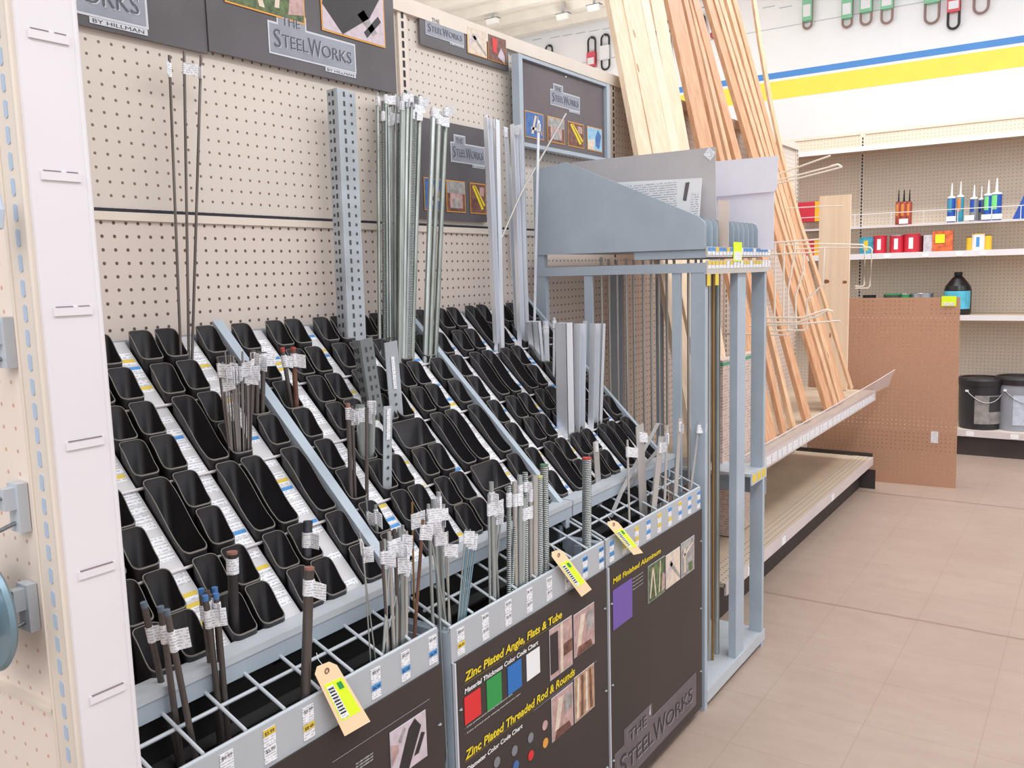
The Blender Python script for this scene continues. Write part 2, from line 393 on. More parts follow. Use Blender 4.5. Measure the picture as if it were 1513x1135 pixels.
def pic(parent, fr, q, kind, bd=orange_m, w=.002, bw=.004):
    """framed photograph: q = (u0, v0, u1, v1)"""
    u0, v0, u1, v1 = q
    card('picture_frame', parent, fr, rect(u0-bw, v0-bw, u1+bw, v1+bw), bd, w-.0006, .0006)
    mm = {'grass': 'grass', 'tool': 'mauve', 'desk': 'cream', 'beam': 'brown', 'hand': 'skyblue', 'tools2': 'mauve', 'red': 'brown', 'shelf': 'pink', 'hinge': 'pink', 'pipes': 'tan', 'swing': 'blue', 'room': 'brown', 'rail': 'grey'}[kind]
    p = card('picture', parent, fr, rect(u0, v0, u1, v1), photo[mm], w, .0006)
    a, b = u1-u0, v1-v0
    def c(pts, mt, dw=.0008): card('picture_detail', p, fr, [(u0+a*x, v0+b*y) for x, y in pts], photo[mt] if isinstance(mt, str) else mt, w+dw, .0004)
    if kind == 'grass':
        c([(.05, .1), (.12, .1), (.3, .95), (.24, .95)], 'cream'); c([(.4, .05), (.47, .05), (.3, .95), (.24, .95)], 'cream'); c([(.6, .1), (.66, .1), (.75, .95), (.7, .95)], 'cream'); c([(.78, .05), (1, .1), (1, .5), (.85, .6)], 'pink')
    elif kind == 'tool': c([(.0, .35), (.3, .0), (.75, .35), (1, .8), (.6, 1), (.1, 1)], 'black'); c([(.55, .35), (.8, .1), (.88, .16), (.66, .45)], 'grey'); c([(.7, .05), (.95, .35), (.9, .42), (.65, .12)], 'black')
    elif kind == 'tools2': c([(.12, .0), (.45, .0), (.85, .75), (.68, .98), (.5, .85)], 'black', .001); c([(.62, .2), (.75, .2), (.95, .55), (.85, .6)], 'black', .0012); c([(.2, .72), (.28, .66), (.42, .9), (.36, .95)], 'grey'); c([(0, .3), (.2, .5), (.2, .65), (0, .75)], 'pink')
    elif kind == 'desk': c([(.2, .7), (.95, .05), (1, .1), (.3, .8)], 'grey'); c([(.1, .3), (.6, .75), (.5, .85), (.05, .5)], 'mauve')
    elif kind == 'red': c([(.2, .9), (.5, .9), (.45, .3), (.25, .35)], red_m); c([(.5, .2), (.9, .0), (.9, .3), (.7, .6)], 'mauve')
    elif kind == 'swing': c([(.3, .15), (.42, .15), (.62, .9), (.52, .9)], 'cream'); c([(.85, .15), (.95, .15), (.7, .9), (.6, .9)], 'tan'); c([(.3, .3), (.9, .3), (.9, .42), (.3, .42)], 'cream')
    elif kind == 'room': c([(0, .6), (1, .6), (1, 1), (0, 1)], 'grey'); c([(.15, .1), (.85, .1), (.85, .6), (.15, .6)], 'pink'); c([(.3, .1), (.7, .1), (.7, .42), (.3, .42)], 'grey', .0012)
    elif kind == 'beam': c([(.1, .9), (.2, .95), (.85, .15), (.72, .1)], ytext); c([(.25, .95), (.33, .95), (.95, .3), (.88, .22)], ytext); c([(.6, .6), (.9, .6), (.9, .9), (.6, .9)], 'pink')
    elif kind == 'hand': c([(.55, .2), (.8, .1), (.95, .7), (.7, .95), (.55, .6)], 'blue'); c([(0, 0), (.4, 0), (.5, .5), (0, .4)], 'cream')
    elif kind == 'shelf': c([(.0, .1), (.35, .1), (.35, .9), (0, .9)], 'black'); c([(.42, 0), (.55, 0), (.58, 1), (.45, 1)], 'cream', .001); c([(.6, .3), (1, .3), (1, .55), (.6, .55)], 'brown')
    elif kind == 'hinge': c([(.1, .2), (.3, .2), (.55, .9), (.3, .9)], 'cream'); c([(.6, .4), (.95, .5), (.9, .9), (.6, .85)], 'grey'); c([(.1, .0), (.9, .0), (.8, .18), (.2, .2)], photo['brown'])
    elif kind == 'pipes':
        for i in range(4): c([(.05+i*.24, .05), (.17+i*.24, .05), (.24+i*.2, .95), (.14+i*.2, .95)], 'brown' if i % 2 else 'cream')
    elif kind == 'rail': c([(.1, .55), (.9, .8), (.9, .86), (.1, .62)], 'cream'); c([(.2, .1), (.3, .1), (.3, .8), (.2, .8)], 'cream'); c([(.55, .05), (.85, .05), (.85, .3), (.55, .3)], 'grass')
YS = YG-.012
bf = frame((0, YS, 0), (1, 0, 0), (0, 0, 1), (0, -1, 0))
b1 = tag(MB().box((.72, YS, 1.846), (1.235, YS+.004, 2.14), banner).obj('banner_sign'), 'charcoal banner at top left, its logo cut off by the white side panel', 'sign')
logo(b1, bf, .78, 1.871, 1.092, 1.943, w=.001)
b2 = tag(MB().box((1.236, YS-.003, 1.852), (1.828, YS+.002, 2.16), banner).obj('banner_sign'), 'large charcoal brand banner with two orange-framed photos above a silver logo', 'sign')
bf2 = frame((0, YS-.003, 0), (1, 0, 0), (0, 0, 1), (0, -1, 0))
logo(b2, bf2, 1.402, 1.882, 1.672, 1.945, w=.001)
pic(b2, bf2, (1.287, 1.965, 1.507, 2.12), 'grass'); pic(b2, bf2, (1.568, 1.965, 1.785, 2.13), 'tool')
b3 = tag(MB().box((1.938, YS, 2.001), (2.37, YS+.003, 2.103), banner).obj('banner_sign'), 'small faded brand strip sign near the top rail with two small photos', 'sign')
logo(b3, bf, 1.965, 2.035, 2.135, 2.07, w=.001); pic(b3, bf, (2.155, 2.02, 2.25, 2.093), 'desk', bw=.002); pic(b3, bf, (2.26, 2.02, 2.355, 2.093), 'red', bw=.002)
b4 = tag(MB().box((1.90, YS, 1.528), (2.228, YS+.003, 1.806), banner).obj('banner_sign'), 'charcoal brand sign half hidden behind the tall zinc rods, row of photos along its bottom', 'sign')
logo(b4, bf, 2.06, 1.70, 2.222, 1.75, w=.001)
pic(b4, bf, (1.93, 1.555, 2.01, 1.64), 'swing', bw=.003); pic(b4, bf, (2.03, 1.555, 2.115, 1.64), 'room', bw=.003); pic(b4, bf, (2.145, 1.555, 2.22, 1.64), 'beam', bw=.003)

# ================================================================ END CAP on the left edge of the photo
ec = thing('gondola_end_cap', (.5, .9, 0), 'cream pegboard end cap with slotted upright and tall white side panel, far left', 'shelving')
XE, YE = .465, .892
MB().box((XE+.008, YE+.045, 0), (XE+.02, 1.6, 2.3), peg_end).obj('pegboard_panel', ec)
e = MB().box((XE, YE, 0), (XE+.02, YE+.043, 2.3), beige)
z = .4 + (1.166-.4) % .0254
while z < 2.0:
    e.prism([(XE-.0008, YE+.0235+.0038*math.cos(a_)*1.0, z-.001+(.0058 if math.sin(a_) > 0 else -.0058)+.0032*math.sin(a_)) for a_ in [.39+j*.785 for j in range(8)]], (.003, 0, 0), slot_b); z += .0254
e.tube([(XE-.0005, YE+.044, 0), (XE-.0005, YE+.044, 2.3)], .002, beige, 6); e.tube([(XE, YE+.003, 0), (XE, YE+.003, 2.3)], .003, beige, 6)
e.obj('slotted_upright', ec)
p = MB().box((XE+.003, YE-.004, 0), (.531, YE+.03, 2.3), white_en)
p.tube([(.529, YE-.003, 0), (.529, YE-.003, 2.3)], .003, white_en, 6)
p.obj('side_panel', ec)
for z in (1.619, 1.482, 1.345, 1.205, 1.065, .925, .785):
    q = MB().box((XE+.014, YE-.0058, z-.006), (.520, YE-.0035, z+.003), white_en)
    q.box((XE+.016, YE-.0062, z+.0028), (XE+.034, YE-.0037, z+.0037), slit_m) if z > 1.3 else q.box((XE+.016, YE-.0062, z+.0025), (.518, YE-.0037, z+.0036), slit_m)
    if z > 1.3: q.box((XE+.04, YE-.0062, z+.0028), (.517, YE-.0037, z+.0037), slit_m)
    q.obj('louvre_tab', ec)
MB().box((XE-.001, YE+.05, .90), (XE+.009, 1.5, .905), beige).obj('panel_crease', ec)
def peg_hook(y, z, label, dz=0, ln=.16):
    h = thing('peg_hook', (XE, y, z), label, 'hook')
    MB().box((XE-.004, y-.011, z-.028), (XE+.007, y+.011, z+.026), steel2).obj('back_plate', h)
    MB().box((XE-.016, y-.006, z-.002), (XE-.004, y+.006, z+.022), steel2).obj('clip_block', h)
    MB().tube([(XE-.004, y, z-.018), (XE-.02, y, z-.022), (XE-ln, y+.004, z-.02)], .0025, mat('hook wire', (150, 154, 162), .3, .9), 6).obj('prong', h)
    MB().tube([(XE-.004, y, z+.012), (XE-.02, y, z+.012), (XE-ln*.55, y+.004, z+.004)], .002, MATS['hook wire'], 6).obj('label_prong', h)
a = on((26, 748), 'x', XE); peg_hook(a.y, a.z, 'grey peg hook with empty wire prong, middle of the three on the end cap')
a = on((40, 895), 'x', XE); peg_hook(a.y, a.z, 'grey peg hook holding the blue-grey disc, lowest on the end cap', ln=.07)
a = on((5, 505), 'x', XE); peg_hook(a.y, a.z, 'grey peg hook at the left photo edge, highest on the end cap', ln=.1)
a = on((-22, 905), 'x', XE-.035)
dm = mat('blue grey disc', (132, 158, 172), .3, .5, var=.06)
dk = MB(); n = 40
for (r1, x1, r2, x2) in ((.03, 0, .062, .004), (.062, .004, .066, 0), (.066, 0, .062, -.004), (.062, -.004, .03, 0), (.03, 0, .028, -.012), (.028, -.012, .0, -.012), (.03, 0, .028, .012), (.028, .012, 0, .012)):
    vs = [(a.x+x1, a.y+r1*math.cos(6.2832*j/n), a.z+r1*math.sin(6.2832*j/n)) for j in range(n)] + [(a.x+x2, a.y+r2*math.cos(6.2832*j/n), a.z+r2*math.sin(6.2832*j/n)) for j in range(n)]
    dk.add(vs, [(j, (j+1) % n, (j+1) % n+n, j+n) for j in range(n)], dm, True)
tag(dk.obj('hanging_disc'), 'shiny blue-grey round disc hanging from the lowest peg hook at the left edge', 'disc')
a = on((-13, 310), 'x', XE-.03)
tag(MB().lathe([(0, -.022), (.009, -.018), (.012, 0), (.009, .018), (0, .022)], a, mat('pale blister', (196, 208, 224), .3, var=.04), 16).obj('blister_pack'), 'pale blue blister pack cut by the left edge above the hooks', 'packet')

# ================================================================ SLANTED BIN RACKS with wire-topped front bins
def SP(x, s, dz=0): return Vector((x, 1.2+s*.7071, .93+s*.7071+dz))
YF = .968
UN = [dict(x0=.60, x1=1.166, cols=[.683, .739, .827, .884, .971, 1.027, 1.121], gaps=[(.785, .825), (.931, .969), (1.074, 1.119)], beams=[(1.172, 1.196)], dz=.015, w='left'),
      dict(x0=1.203, x1=1.803, cols=[1.209, 1.303, 1.357, 1.443, 1.499, 1.578, 1.635, 1.726], gaps=[(1.259, 1.299), (1.407, 1.440), (1.549, 1.575), (1.685, 1.723)], beams=[(1.778, 1.796)], dz=0, w='middle'),
      dict(x0=1.812, x1=2.413, cols=[1.808, 1.895, 1.953, 2.04, 2.097, 2.194, 2.251, 2.337], gaps=[(1.858, 1.892), (2.003, 2.037), (2.148, 2.190), (2.300, 2.334)], beams=[(2.387, 2.40)], dz=0, w='right')]
def grid_wire(b, u, m):
    x0, x1, dz = u['x0'], u['x1'], u['dz']
    P = [(YF+.004, .722+dz), (1.03, .745+dz), (1.088, .768+dz)]
    for y, z in P: b.tube([(x0, y, z), (x1, y, z)], .0032, m, 6)
    nx = 8; st = (x1-x0)/nx
    for i in range(nx+1):
        x = x0+st*i+(.004 if i == 0 else -.004 if i == nx else 0)
        b.tube([(x, YF+.004, .726+dz), (x, 1.03, .749+dz), (x, 1.088, .772+dz)], .003, m, 6)
for ui, u in enumerate(UN):
    x0, x1, dz = u['x0'], u['x1'], u['dz']
    rk = thing('bin_rack', (x0, YF, 0), {'left': 'left blue-grey slanted bin rack with wire-topped front bin, nearest the white upright',
               'middle': 'middle blue-grey slanted bin rack, its front panel showing red, green and blue squares',
               'right': 'right blue-grey slanted bin rack beside the rod rack, purple square on its front panel'}[u['w']], 'display rack')
    xl = x0 if ui else .585; xr = (1.2, 1.807, 2.43)[ui]
    # tray under the liners
    t = MB(); t.hexa([SP(xl, -.17, -.14), SP(xr, -.17, -.14), SP(xr, .5, -.14), SP(xl, .5, -.14), SP(xl, -.17, -.134), SP(xr, -.17, -.134), SP(xr, .5, -.134), SP(xl, .5, -.134)], dark)
    t.obj('tray_bottom', rk)
    for (a, b) in u['gaps']:
        c = MB(); c.hexa([SP(a, -.168, -.034), SP(b, -.168, -.034), SP(b, .50, -.034), SP(a, .50, -.034), SP(a, -.168, -.024), SP(b, -.168, -.024), SP(b, .50, -.024), SP(a, .50, -.024)], strip_m)
        st = c.obj('label_strip', rk)
        s = .47
        while s > -.15:
            if R.random() < .90:
                kind = R.choices(['w', 'y', 'b'], [.72, .12, (.05, .14, .26)[ui]])[0]; h = .013
                e0, e1 = a+.002, b-.002-R.uniform(0, .004)
                lb = MB(); lb.hexa([SP(e0, s-h, -.024), SP(e1, s-h, -.024), SP(e1, s, -.024), SP(e0, s, -.024), SP(e0, s-h, -.0232), SP(e1, s-h, -.0232), SP(e1, s, -.0232), SP(e0, s, -.0232)], plab)
                if kind != 'w':
                    lb.hexa([SP(e0, s-h*.55, -.0232), SP(e1, s-h*.55, -.0232), SP(e1, s, -.0232), SP(e0, s, -.0232), SP(e0, s-h*.55, -.0228), SP(e1, s-h*.55, -.0228), SP(e1, s, -.0228), SP(e0, s, -.0228)], yel if kind == 'y' else blu)
                lb.obj('price_label', st)
            s -= R.choice([.0165, .0165, .019, .03])
    for s in (.329, .166, .003):
        MB().tube([SP(xl, s, -.018), SP(xr, s, -.018)], .0028, white_en, 6).obj('cross_rod', rk)
    for (a, b) in u['beams']:
        c = MB(); c.hexa([SP(a, -.20, -.04), SP(b, -.20, -.04), SP(b, .50, -.04), SP(a, .50, -.04), SP(a, -.20, .006), SP(b, -.20, .006), SP(b, .50, .006), SP(a, .50, .006)], steel)
        c.obj('side_beam', rk)
    MB().box((xl, 1.57, .9), (xr, 1.575, 1.262), steel2).obj('back_ledge', rk)
    c = MB().box((xl, 1.056, .800), (xr, 1.098, .812), steel2); c.box((xl, 1.058, .772), (xr, 1.064, .7995), steel); c.obj('front_ledge', rk)
    b = MB(); grid_wire(b, u, steel2); b.obj('wire_grid', rk)
    zt = .722+dz; zb = .655+dz
    MB().box((x0, YF, zb), (x1, YF+.003, zt), header_m).obj('header_strip', rk)
    MB().box((x0, YF+.003, .02), (x0+.022, 1.09, zt-.01), steel).obj('side_panel', rk)
    MB().box((x1-.003, YF+.003, .02), (x1, 1.05, zt-.02), steel).obj('side_panel', rk)
    MB().box((x0+.02, 1.092, .02), ((x1-.01 if ui < 2 else 2.30), 1.096, .76), dark).obj('back_panel', rk)
    MB().box((x0+.02, YF+.004, .02), (x1-.004, 1.09, .03), dark).obj('bin_floor', rk)
    for xx in (x0+.004, x1-.034): MB().box((xx, 1.10, 0), (xx+.03, 1.13, .8), steel).obj('support_leg', rk)
    ps = MB().box((x0+.004, YF-.004, .03), (x1+.002, YF, zb), poster)
    ps.box((x0+.001, YF-.006, .03), (x0+.005, YF, zb), plate_l); po = ps.obj('front_poster', rk)
    for z in (.15, .35, .56):
        for xx in (x0+.014, x1-.012): MB().lathe([(0, 0), (.004, 0), (.004, .002)], (xx, YF-.006, z), steel2, 8).obj('rivet', rk)
    u['rk'] = rk; u['po'] = po
    # price labels along the header strip
    nl = [8, 8, 9][ui]
    for i in range(nl):
        xx = x0+.03+(x1-x0-.045)*i/(nl-1)-.012; w = .022
        for j in range(2):
            z1 = zt-.008-j*.027; kind = [['ww', 'ww', 'yw', 'wy', 'ww', 'wb', 'wb', 'wb'], ['wy', 'ww', 'ww', 'ww', 'ww', 'ww', 'bb', 'bb'], ['bb', 'yy', 'yy', 'bb', 'yy', 'by', 'yb', 'bb', 'bb']][ui][i][j]
            lb = MB().box((xx, YF-.0012, z1-.025), (xx+w, YF, z1), plab)
            if kind != 'w':
                zz = z1 if (ui == 2 or j) else z1; lb.box((xx, YF-.0018, zz-.010), (xx+w, YF-.001, zz), yel if kind == 'y' else blu)
            o = lb.obj('price_label', rk)
            if ui < 2:
                fr = frame((0, YF-.0018, 0), (1, 0, 0), (0, 0, 1), (0, -1, 0))
                text(R.choice(['$6.99', '$5.99', '$4.99', '$3.49', '$7.59', '$8.49']), o, fr, xx+.002, z1-.008, .0055, ink, .0006, width=w-.005)
# ---- liners
def bin_mesh(w, L, depth=.11):
    """pocket hung on a slanted rim; origin at the low front-left rim corner; w along x, L along the slope"""
    b = MB(); l = L*.7071; nC = 4
    def outline(ins):
        r = .011-ins*.5; pts = []
        for (cx_, cy_, a0) in ((w-ins-r, l-ins-r, 0), (ins+r, l-ins-r, 90), (ins+r, ins+r, 180), (w-ins-r, ins+r, 270)):
            for i in range(nC+1):
                a = math.radians(a0+90*i/nC); pts.append((cx_+r*math.cos(a), cy_+r*math.sin(a)))
        # extra points along the long sides for the wavy rim
        out = []
        for i, p in enumerate(pts):
            q = pts[(i+1) % len(pts)]; out.append(p); dd = math.dist(p, q)
            if dd > .02:
                n_ = 6
                for j in range(1, n_): out.append((p[0]+(q[0]-p[0])*j/n_, p[1]+(q[1]-p[1])*j/n_))
        return out
    def zr(y):
        t = min(1, max(0, y/l)); return y + .0045*math.sin(2*math.pi*t)*-1*(L/.075)**.3
    o = outline(0); i_ = outline(.0011); n = len(o)
    top_o = [(x, y, zr(y)) for x, y in o]; top_i = [(x, y, zr(y)) for x, y in i_]
    zb = -.075
    bot_o = [(x, y*.9+.002, min(zr(y)-.045, y*.6-.03)) for x, y in o]
    bot_i = [(x+(w/2-x)*.06, y*.92+l*.03, zb+y*.35) for x, y in i_]
    low_o = [(x+(w/2-x)*.05, y*.92+l*.03, zb-.003+y*.35) for x, y in o]
    V = top_o+top_i+low_o+bot_i
    fr, fb = [], []
    for j in range(n):
        k2 = (j+1) % n
        fr.append((j, k2, n+k2, n+j)); fb.append((j, 2*n+j, 2*n+k2, k2)); fb.append((n+j, n+k2, 3*n+k2, 3*n+j))
    b.add(V, fb+[tuple(range(3*n, 4*n)), tuple(range(3*n-1, 2*n-1, -1))], blk, True)
    b.add(V, fr, rim)
    lipv = [(x, y, zr(y)+.0004) for x, y in o] + [(x, y, zr(y)-.0014) for x, y in outline(-.0004)]
    b.add(lipv, [(j, n+j, n+(j+1) % n, (j+1) % n) for j in range(n)], rim)
    return b
def one_bin(b, nm):
    o = b.obj(nm); return o
protos = {}
bw = .0465
for key, (w, L) in dict(single=(bw, .074), long=(bw, .154), wide=(.104, .074)).items():
    o = bin_mesh(w, L).obj('bin_liner'); protos[key] = o
SPEC = {  # (unit, column index, double row): 'L' long, 'W' wide in the upper half and spanning two columns
 (0, 2, 2): 'L', (0, 4, 1): 'L', (0, 4, 2): 'L', (0, 5, 2): 'L', (0, 6, 2): 'L',
 (1, 5, 2): 'L', (1, 6, 2): 'L', (1, 7, 2): 'L', (1, 3, 2): 'W', (1, 5, 3): 'W',
 (2, 1, 1): 'L', (2, 2, 1): 'L', (2, 3, 1): 'L', (2, 1, 3): 'L', (2, 5, 3): 'L', (2, 6, 3): 'L', (2, 6, 1): 'L', (2, 3, 0): 'L', (2, 7, 3): 'L'}
SKIP = {(1, 4, 2, 0), (1, 6, 3, 0)}
ORD = ['first', 'second', 'third', 'fourth', 'fifth', 'sixth', 'seventh', 'eighth', 'ninth']
used = set()
def put_bin(key, ui, ci, row, x, s0):
    if key in used: o = protos[key].copy(); COL.objects.link(o)
    else: o = protos[key]; used.add(key)
    j = R.uniform(-.002, .002)
    o.location = SP(x+j*.5, s0+R.uniform(-.001, .001)); 
    kd = {'single': 'short', 'long': 'long', 'wide': 'double-width'}[key]
    uw = ['left', 'middle', 'right'][ui]
    tag(o, '%s black bin liner, %s slanted rack, %s column from left, %s row down' % (kd, uw, ORD[ci], ORD[row]), 'bin liner', 'black bin liners in the %s slanted rack' % uw)
ROWTOP = [.4955, .4085, .325, .247, .162, .083, -.001, -.079]
for ui, u in enumerate(UN):
    for ci, x in enumerate(u['cols']):
        for dr in range(4):
            sp = SPEC.get((ui, ci, dr))
            if sp == 'L': put_bin('long', ui, ci, dr*2, x, ROWTOP[dr*2]-.156); continue
            for h in (0, 1):
                if (ui, ci, dr, h) in SKIP: continue
                if sp == 'W' and h == 0: put_bin('wide', ui, ci, dr*2, x, ROWTOP[dr*2]-.0755)
                else: put_bin('single', ui, ci, dr*2+h, x, ROWTOP[dr*2+h]-.0755)

# ---- poster artwork
def UV(p, y=YF-.004): q = on(p, 'y', y); return (q.x, q.z)
pf = frame((0, YF-.004, 0), (1, 0, 0), (0, 0, 1), (0, -1, 0))
def ctext(s, parent, p0, p1, h, m, bold=0, shear=0):   # text between two places on the front panel
    a, b = UV(p0), UV(p1); text(s, parent, pf, a[0], (a[1]+b[1])/2, h, m, .0012, width=b[0]-a[0], bold=bold, shear=shear)
c5 = lambda x, y: (640+x*.3832, 700+y*.3832)
c4 = lambda x, y: (360+x*.3303, 760+y*.3303)
def prect(parent, tl, br, m, name='colour_square'):
    a, b = UV(tl), UV(br); return card(name, parent, pf, rect(a[0], b[1], b[0], a[1]), m, .0004, .0008)
def ppic(parent, tl, br, kind):
    a, b = UV(tl), UV(br); pic(parent, pf, (a[0], b[1], b[0], a[1]), kind, bd=plate_l, w=.0012, bw=.0015)
po = UN[1]['po']
ctext('Zinc Plated Angle, Flats & Tube', po, c5(120, 800), c5(495, 555), .017, ytext, .028, .15)
a, b = UV(c5(118, 812)), UV(c5(495, 572)); card('rule_line', po, pf, rect(a[0], a[1]-.0014, b[0], a[1]-.0004), mat('dim rule', (120, 104, 48), .6, var=0), .0004, .0006)
ctext('Material Thickness Color Code Chart', po, c5(120, 848), c5(403, 658), .0095, wtext, .028, .1)
for tl, br, m in ((c5(118, 866), c5(184, 926), red_m), (c5(204, 800), c5(264, 876), green_m), (c5(285, 748), c5(341, 818), blue_m), (c5(358, 700), c5(411, 765), paper)): prect(po, tl, br, m)
ppic(po, c5(447, 605), c5(535, 733), 'shelf'); ppic(po, c5(541, 548), c5(620, 652), 'hinge')
ctext('Zinc Plated Threaded Rod & Rounds', po, c5(122, 1100), c5(545, 778), .018, ytext, .028, .15)
ctext('Diameter Color Code Chart', po, c5(128, 1138), c5(343, 990), .0095, wtext, .028, .1)
a, b = UV(c5(122, 1112)), UV(c5(545, 795)); card('rule_line', po, pf, rect(a[0], a[1]-.0014, b[0], a[1]-.0004), mat('dim rule', (120, 104, 48), .6, var=0), .0004, .0006)
ppic(po, c5(455, 870), c5(538, 965), 'hinge'); ppic(po, c5(543, 790), c5(620, 895), 'pipes')
a, b = UV(c5(430, 745)), UV(c5(630, 722)); card('rule_line', po, pf, rect(a[0]-.05, b[1]+.0, b[0], b[1]+.001), inkg, .0004, .0006)
for q, w in ((c5(122, 985), .16), (c5(122, 1008), .19)):
    a = UV(q); text('- Color printed stock meeting manufacturers spec', po, pf, a[0], a[1], .0035, wtext, .0012, width=w)
for (q, m) in ((c5(245, 1112), inkg), (c5(313, 1068), inkg), (c5(375, 1018), inkg), (c5(430, 970), photo['pink']), (c5(432, 1038), orange_m), (c5(376, 1086), red_m), (c5(318, 1125), photo['blue'])):
    a = UV(q); card('colour_dot', po, pf, [(a[0]+.011*math.cos(i*.628), a[1]+.011*math.sin(i*.628)) for i in range(10)], m, .0004, .0008)
po = UN[2]['po']
ctext('Mill Finished Aluminum', po, c5(692, 425), c5(876, 305), .0135, ytext, .028, .1)
prect(po, c5(691, 452), c5(767, 550), purple_m)
for i in range(4): a = UV(c5(768, 408+i*14)); text('Heavy duty structural', po, pf, a[0], a[1], .003, wtext, .0012, width=.06)
ppic(po, c5(828, 360), c5(891, 452), 'grass'); ppic(po, c5(896, 318), c5(950, 405), 'desk'); ppic(po, c5(955, 272), c5(1005, 365), 'rail')
a, b = UV(c5(718, 1090)), UV(c5(1000, 760))
logo(po, pf, a[0]-.02, .065, 2.36, .155, small=False, w=.0008, dim=True)
a = UV(c5(832, 915)); card('paper_scrap', po, pf, [(a[0], a[1]-.012), (a[0]+.006, a[1]-.01), (a[0]+.004, a[1]+.014)], paper, .001, .001)
po = UN[0]['po']
a = UV(c4(652, 975)); b = UV(c4(818, 1078)); pic(po, pf, (a[0], b[1], b[0], a[1]-.002), 'tools2', bd=plate_l, w=.0012, bw=.001)
a = UV(c4(395, 1112)); b = UV(c4(830, 826)); card('rule_line', po, pf, rect(a[0], b[1]-.0006, b[0], b[1]+.0006), inkg, .0004, .0006)
for i in range(3): a = UV(c4(500, 1122+i*14)); text('Hot rolled weldable steel', po, pf, a[0], a[1], .0035, wtext, .0012, width=.04)
text('Weldable Steel', po, pf, .70, b[1]+.006 if False else .54, .017, ytext, .0012, width=.2, bold=.012, shear=.15)

# ================================================================ ROD STOCK
def sticker(b0, d, r, parent, flag=1, ang=None):
    """paper label wrapped round a rod with a folded flag"""
    ang = R.uniform(-2.6, -.4) if ang is None else ang
    b = MB(); hh = R.uniform(.011, .015)
    b.tube([b0-d*hh, b0+d*hh], r+.0012, plab, 8)
    if flag:
        v = Vector((math.cos(ang), math.sin(ang), R.uniform(-.25, .25))); L = R.uniform(.014, .024); n = Vector((-v.y, v.x, 0)).normalized()*.0006
        p = b0+v*r
        b.hexa([p-d*hh-n, p-d*hh+v*L-n, p-d*hh+v*L+n, p-d*hh+n, p+d*hh-n, p+d*hh+v*L-n, p+d*hh+v*L+n, p+d*hh+n], plab)
    return b.obj('label_sticker', parent)
def stock(name, base, top, r, m, label, cat, group, kind='round', cap=None, lab=.05, flag=1, w=None, t=.002, mid=None):
    base, top = Vector(base), Vector(top); d = (top-base).normalized(); b = MB()
    if kind == 'round':
        b.tube([base, top-d*(.004 if r > .0052 else .008)] if cap else [base, top], r, m, 10, cap=None)
        if cap: b.tube([top-d*(.004 if r > .0052 else .008), top], r*1.02, cap, 10)
    else:
        w = w or .02; ux = Vector((1, 0, 0)); ux = (ux-d*ux.dot(d)).normalized(); uy = d.cross(ux).normalized()
        if uy.y > 0: uy = -uy
        def seg(x0, y0, x1, y1):
            P = [base+ux*x0+uy*y0, base+ux*x1+uy*y0, base+ux*x1+uy*y1, base+ux*x0+uy*y1]; Q = [p+(top-base) for p in P]
            b.hexa(P+Q, m)
        if kind == 'flat': seg(-w/2, -t/2, w/2, t/2)
        elif kind == 'angle': seg(-w/2, -t, w/2, 0); seg(-w/2, 0, -w/2+t, w*.8)
        elif kind == 'channel': seg(-w/2, -t, w/2, 0); seg(-w/2, 0, -w/2+t, w*.6); seg(w/2-t, 0, w/2, w*.6)
        elif kind == 'square':
            seg(-w/2, -w/2, w/2, -w/2+t); seg(-w/2, w/2-t, w/2, w/2); seg(-w/2, -w/2, -w/2+t, w/2); seg(w/2-t, -w/2, w/2, w/2)
    o = b.obj(name); tag(o, label, cat, group)
    if lab: sticker(top-d*(lab+R.uniform(-.008, .008)), d, r if kind == 'round' else min((w or .02)*.5, .0055), o, flag)
    return o
def binrod(ptop, pbase, dpx, m, label, name='steel_rod', cat='rod', group=None, lean=.02, kind='round', cap=None, lab=.04, flag=1, drop=.06, t=.002, back=.012):
    """rod standing in a slanted bin: pbase = where the front rim hides it"""
    B = on(pbase, 'y', rimp(pbase).y+back); T = on(ptop, 'y', B.y+lean); px = F_PX/((T-CP).dot(fw)); d = (T-B).normalized()
    return stock(name, B-d*drop, T, dpx/px/2, m, label, cat, group, kind, cap, lab, flag, w=dpx/px*(1.1 if kind in ('square', 'round', 'channel', 'angle') else 1.4), t=t)
def gridrod(ptop, pcross, dpx, m, label, name='steel_rod', cat='rod', group=None, lean=0, kind='round', cap=None, lab=.04, flag=1, bottom=.035, t=.002):
    """rod standing in a front bin: pcross = where it passes the wire grid"""
    B = on(pcross, 'z', .745); B.y = min(max(B.y, .985), 1.075); B = on(pcross, 'y', B.y)
    T = on(ptop, 'y', B.y+lean); px = F_PX/((T-CP).dot(fw)); d = (T-B).normalized()
    k_ = (B.z-bottom)/d.z; G = B-d*k_
    G.y = min(max(G.y, .985), 1.08)
    for u in UN:
        if u['x0']-.01 < B.x < u['x1']+.01: G.x = min(max(G.x, u['x0']+.04), u['x1']-.02)
    # keep it straight: the foot lies on the line through the crossing
    G2 = Vector((G.x, G.y, bottom)); d2 = (B-G2).normalized(); T2 = B+d2*((T-B).length)
    T3 = Vector((T.x, T.y, T.z))
    b_ = B-(T3-B).normalized()*min(.45, k_)
    b_.y = min(max(b_.y, .985), 1.08)
    return stock(name, b_, T3, dpx/px/2, m, label, cat, group, kind, cap, lab, flag, w=dpx/px*(1.1 if kind in ('square', 'round', 'channel', 'angle') else 1.4), t=t)
PL = ['leftmost', 'middle', 'rightmost']
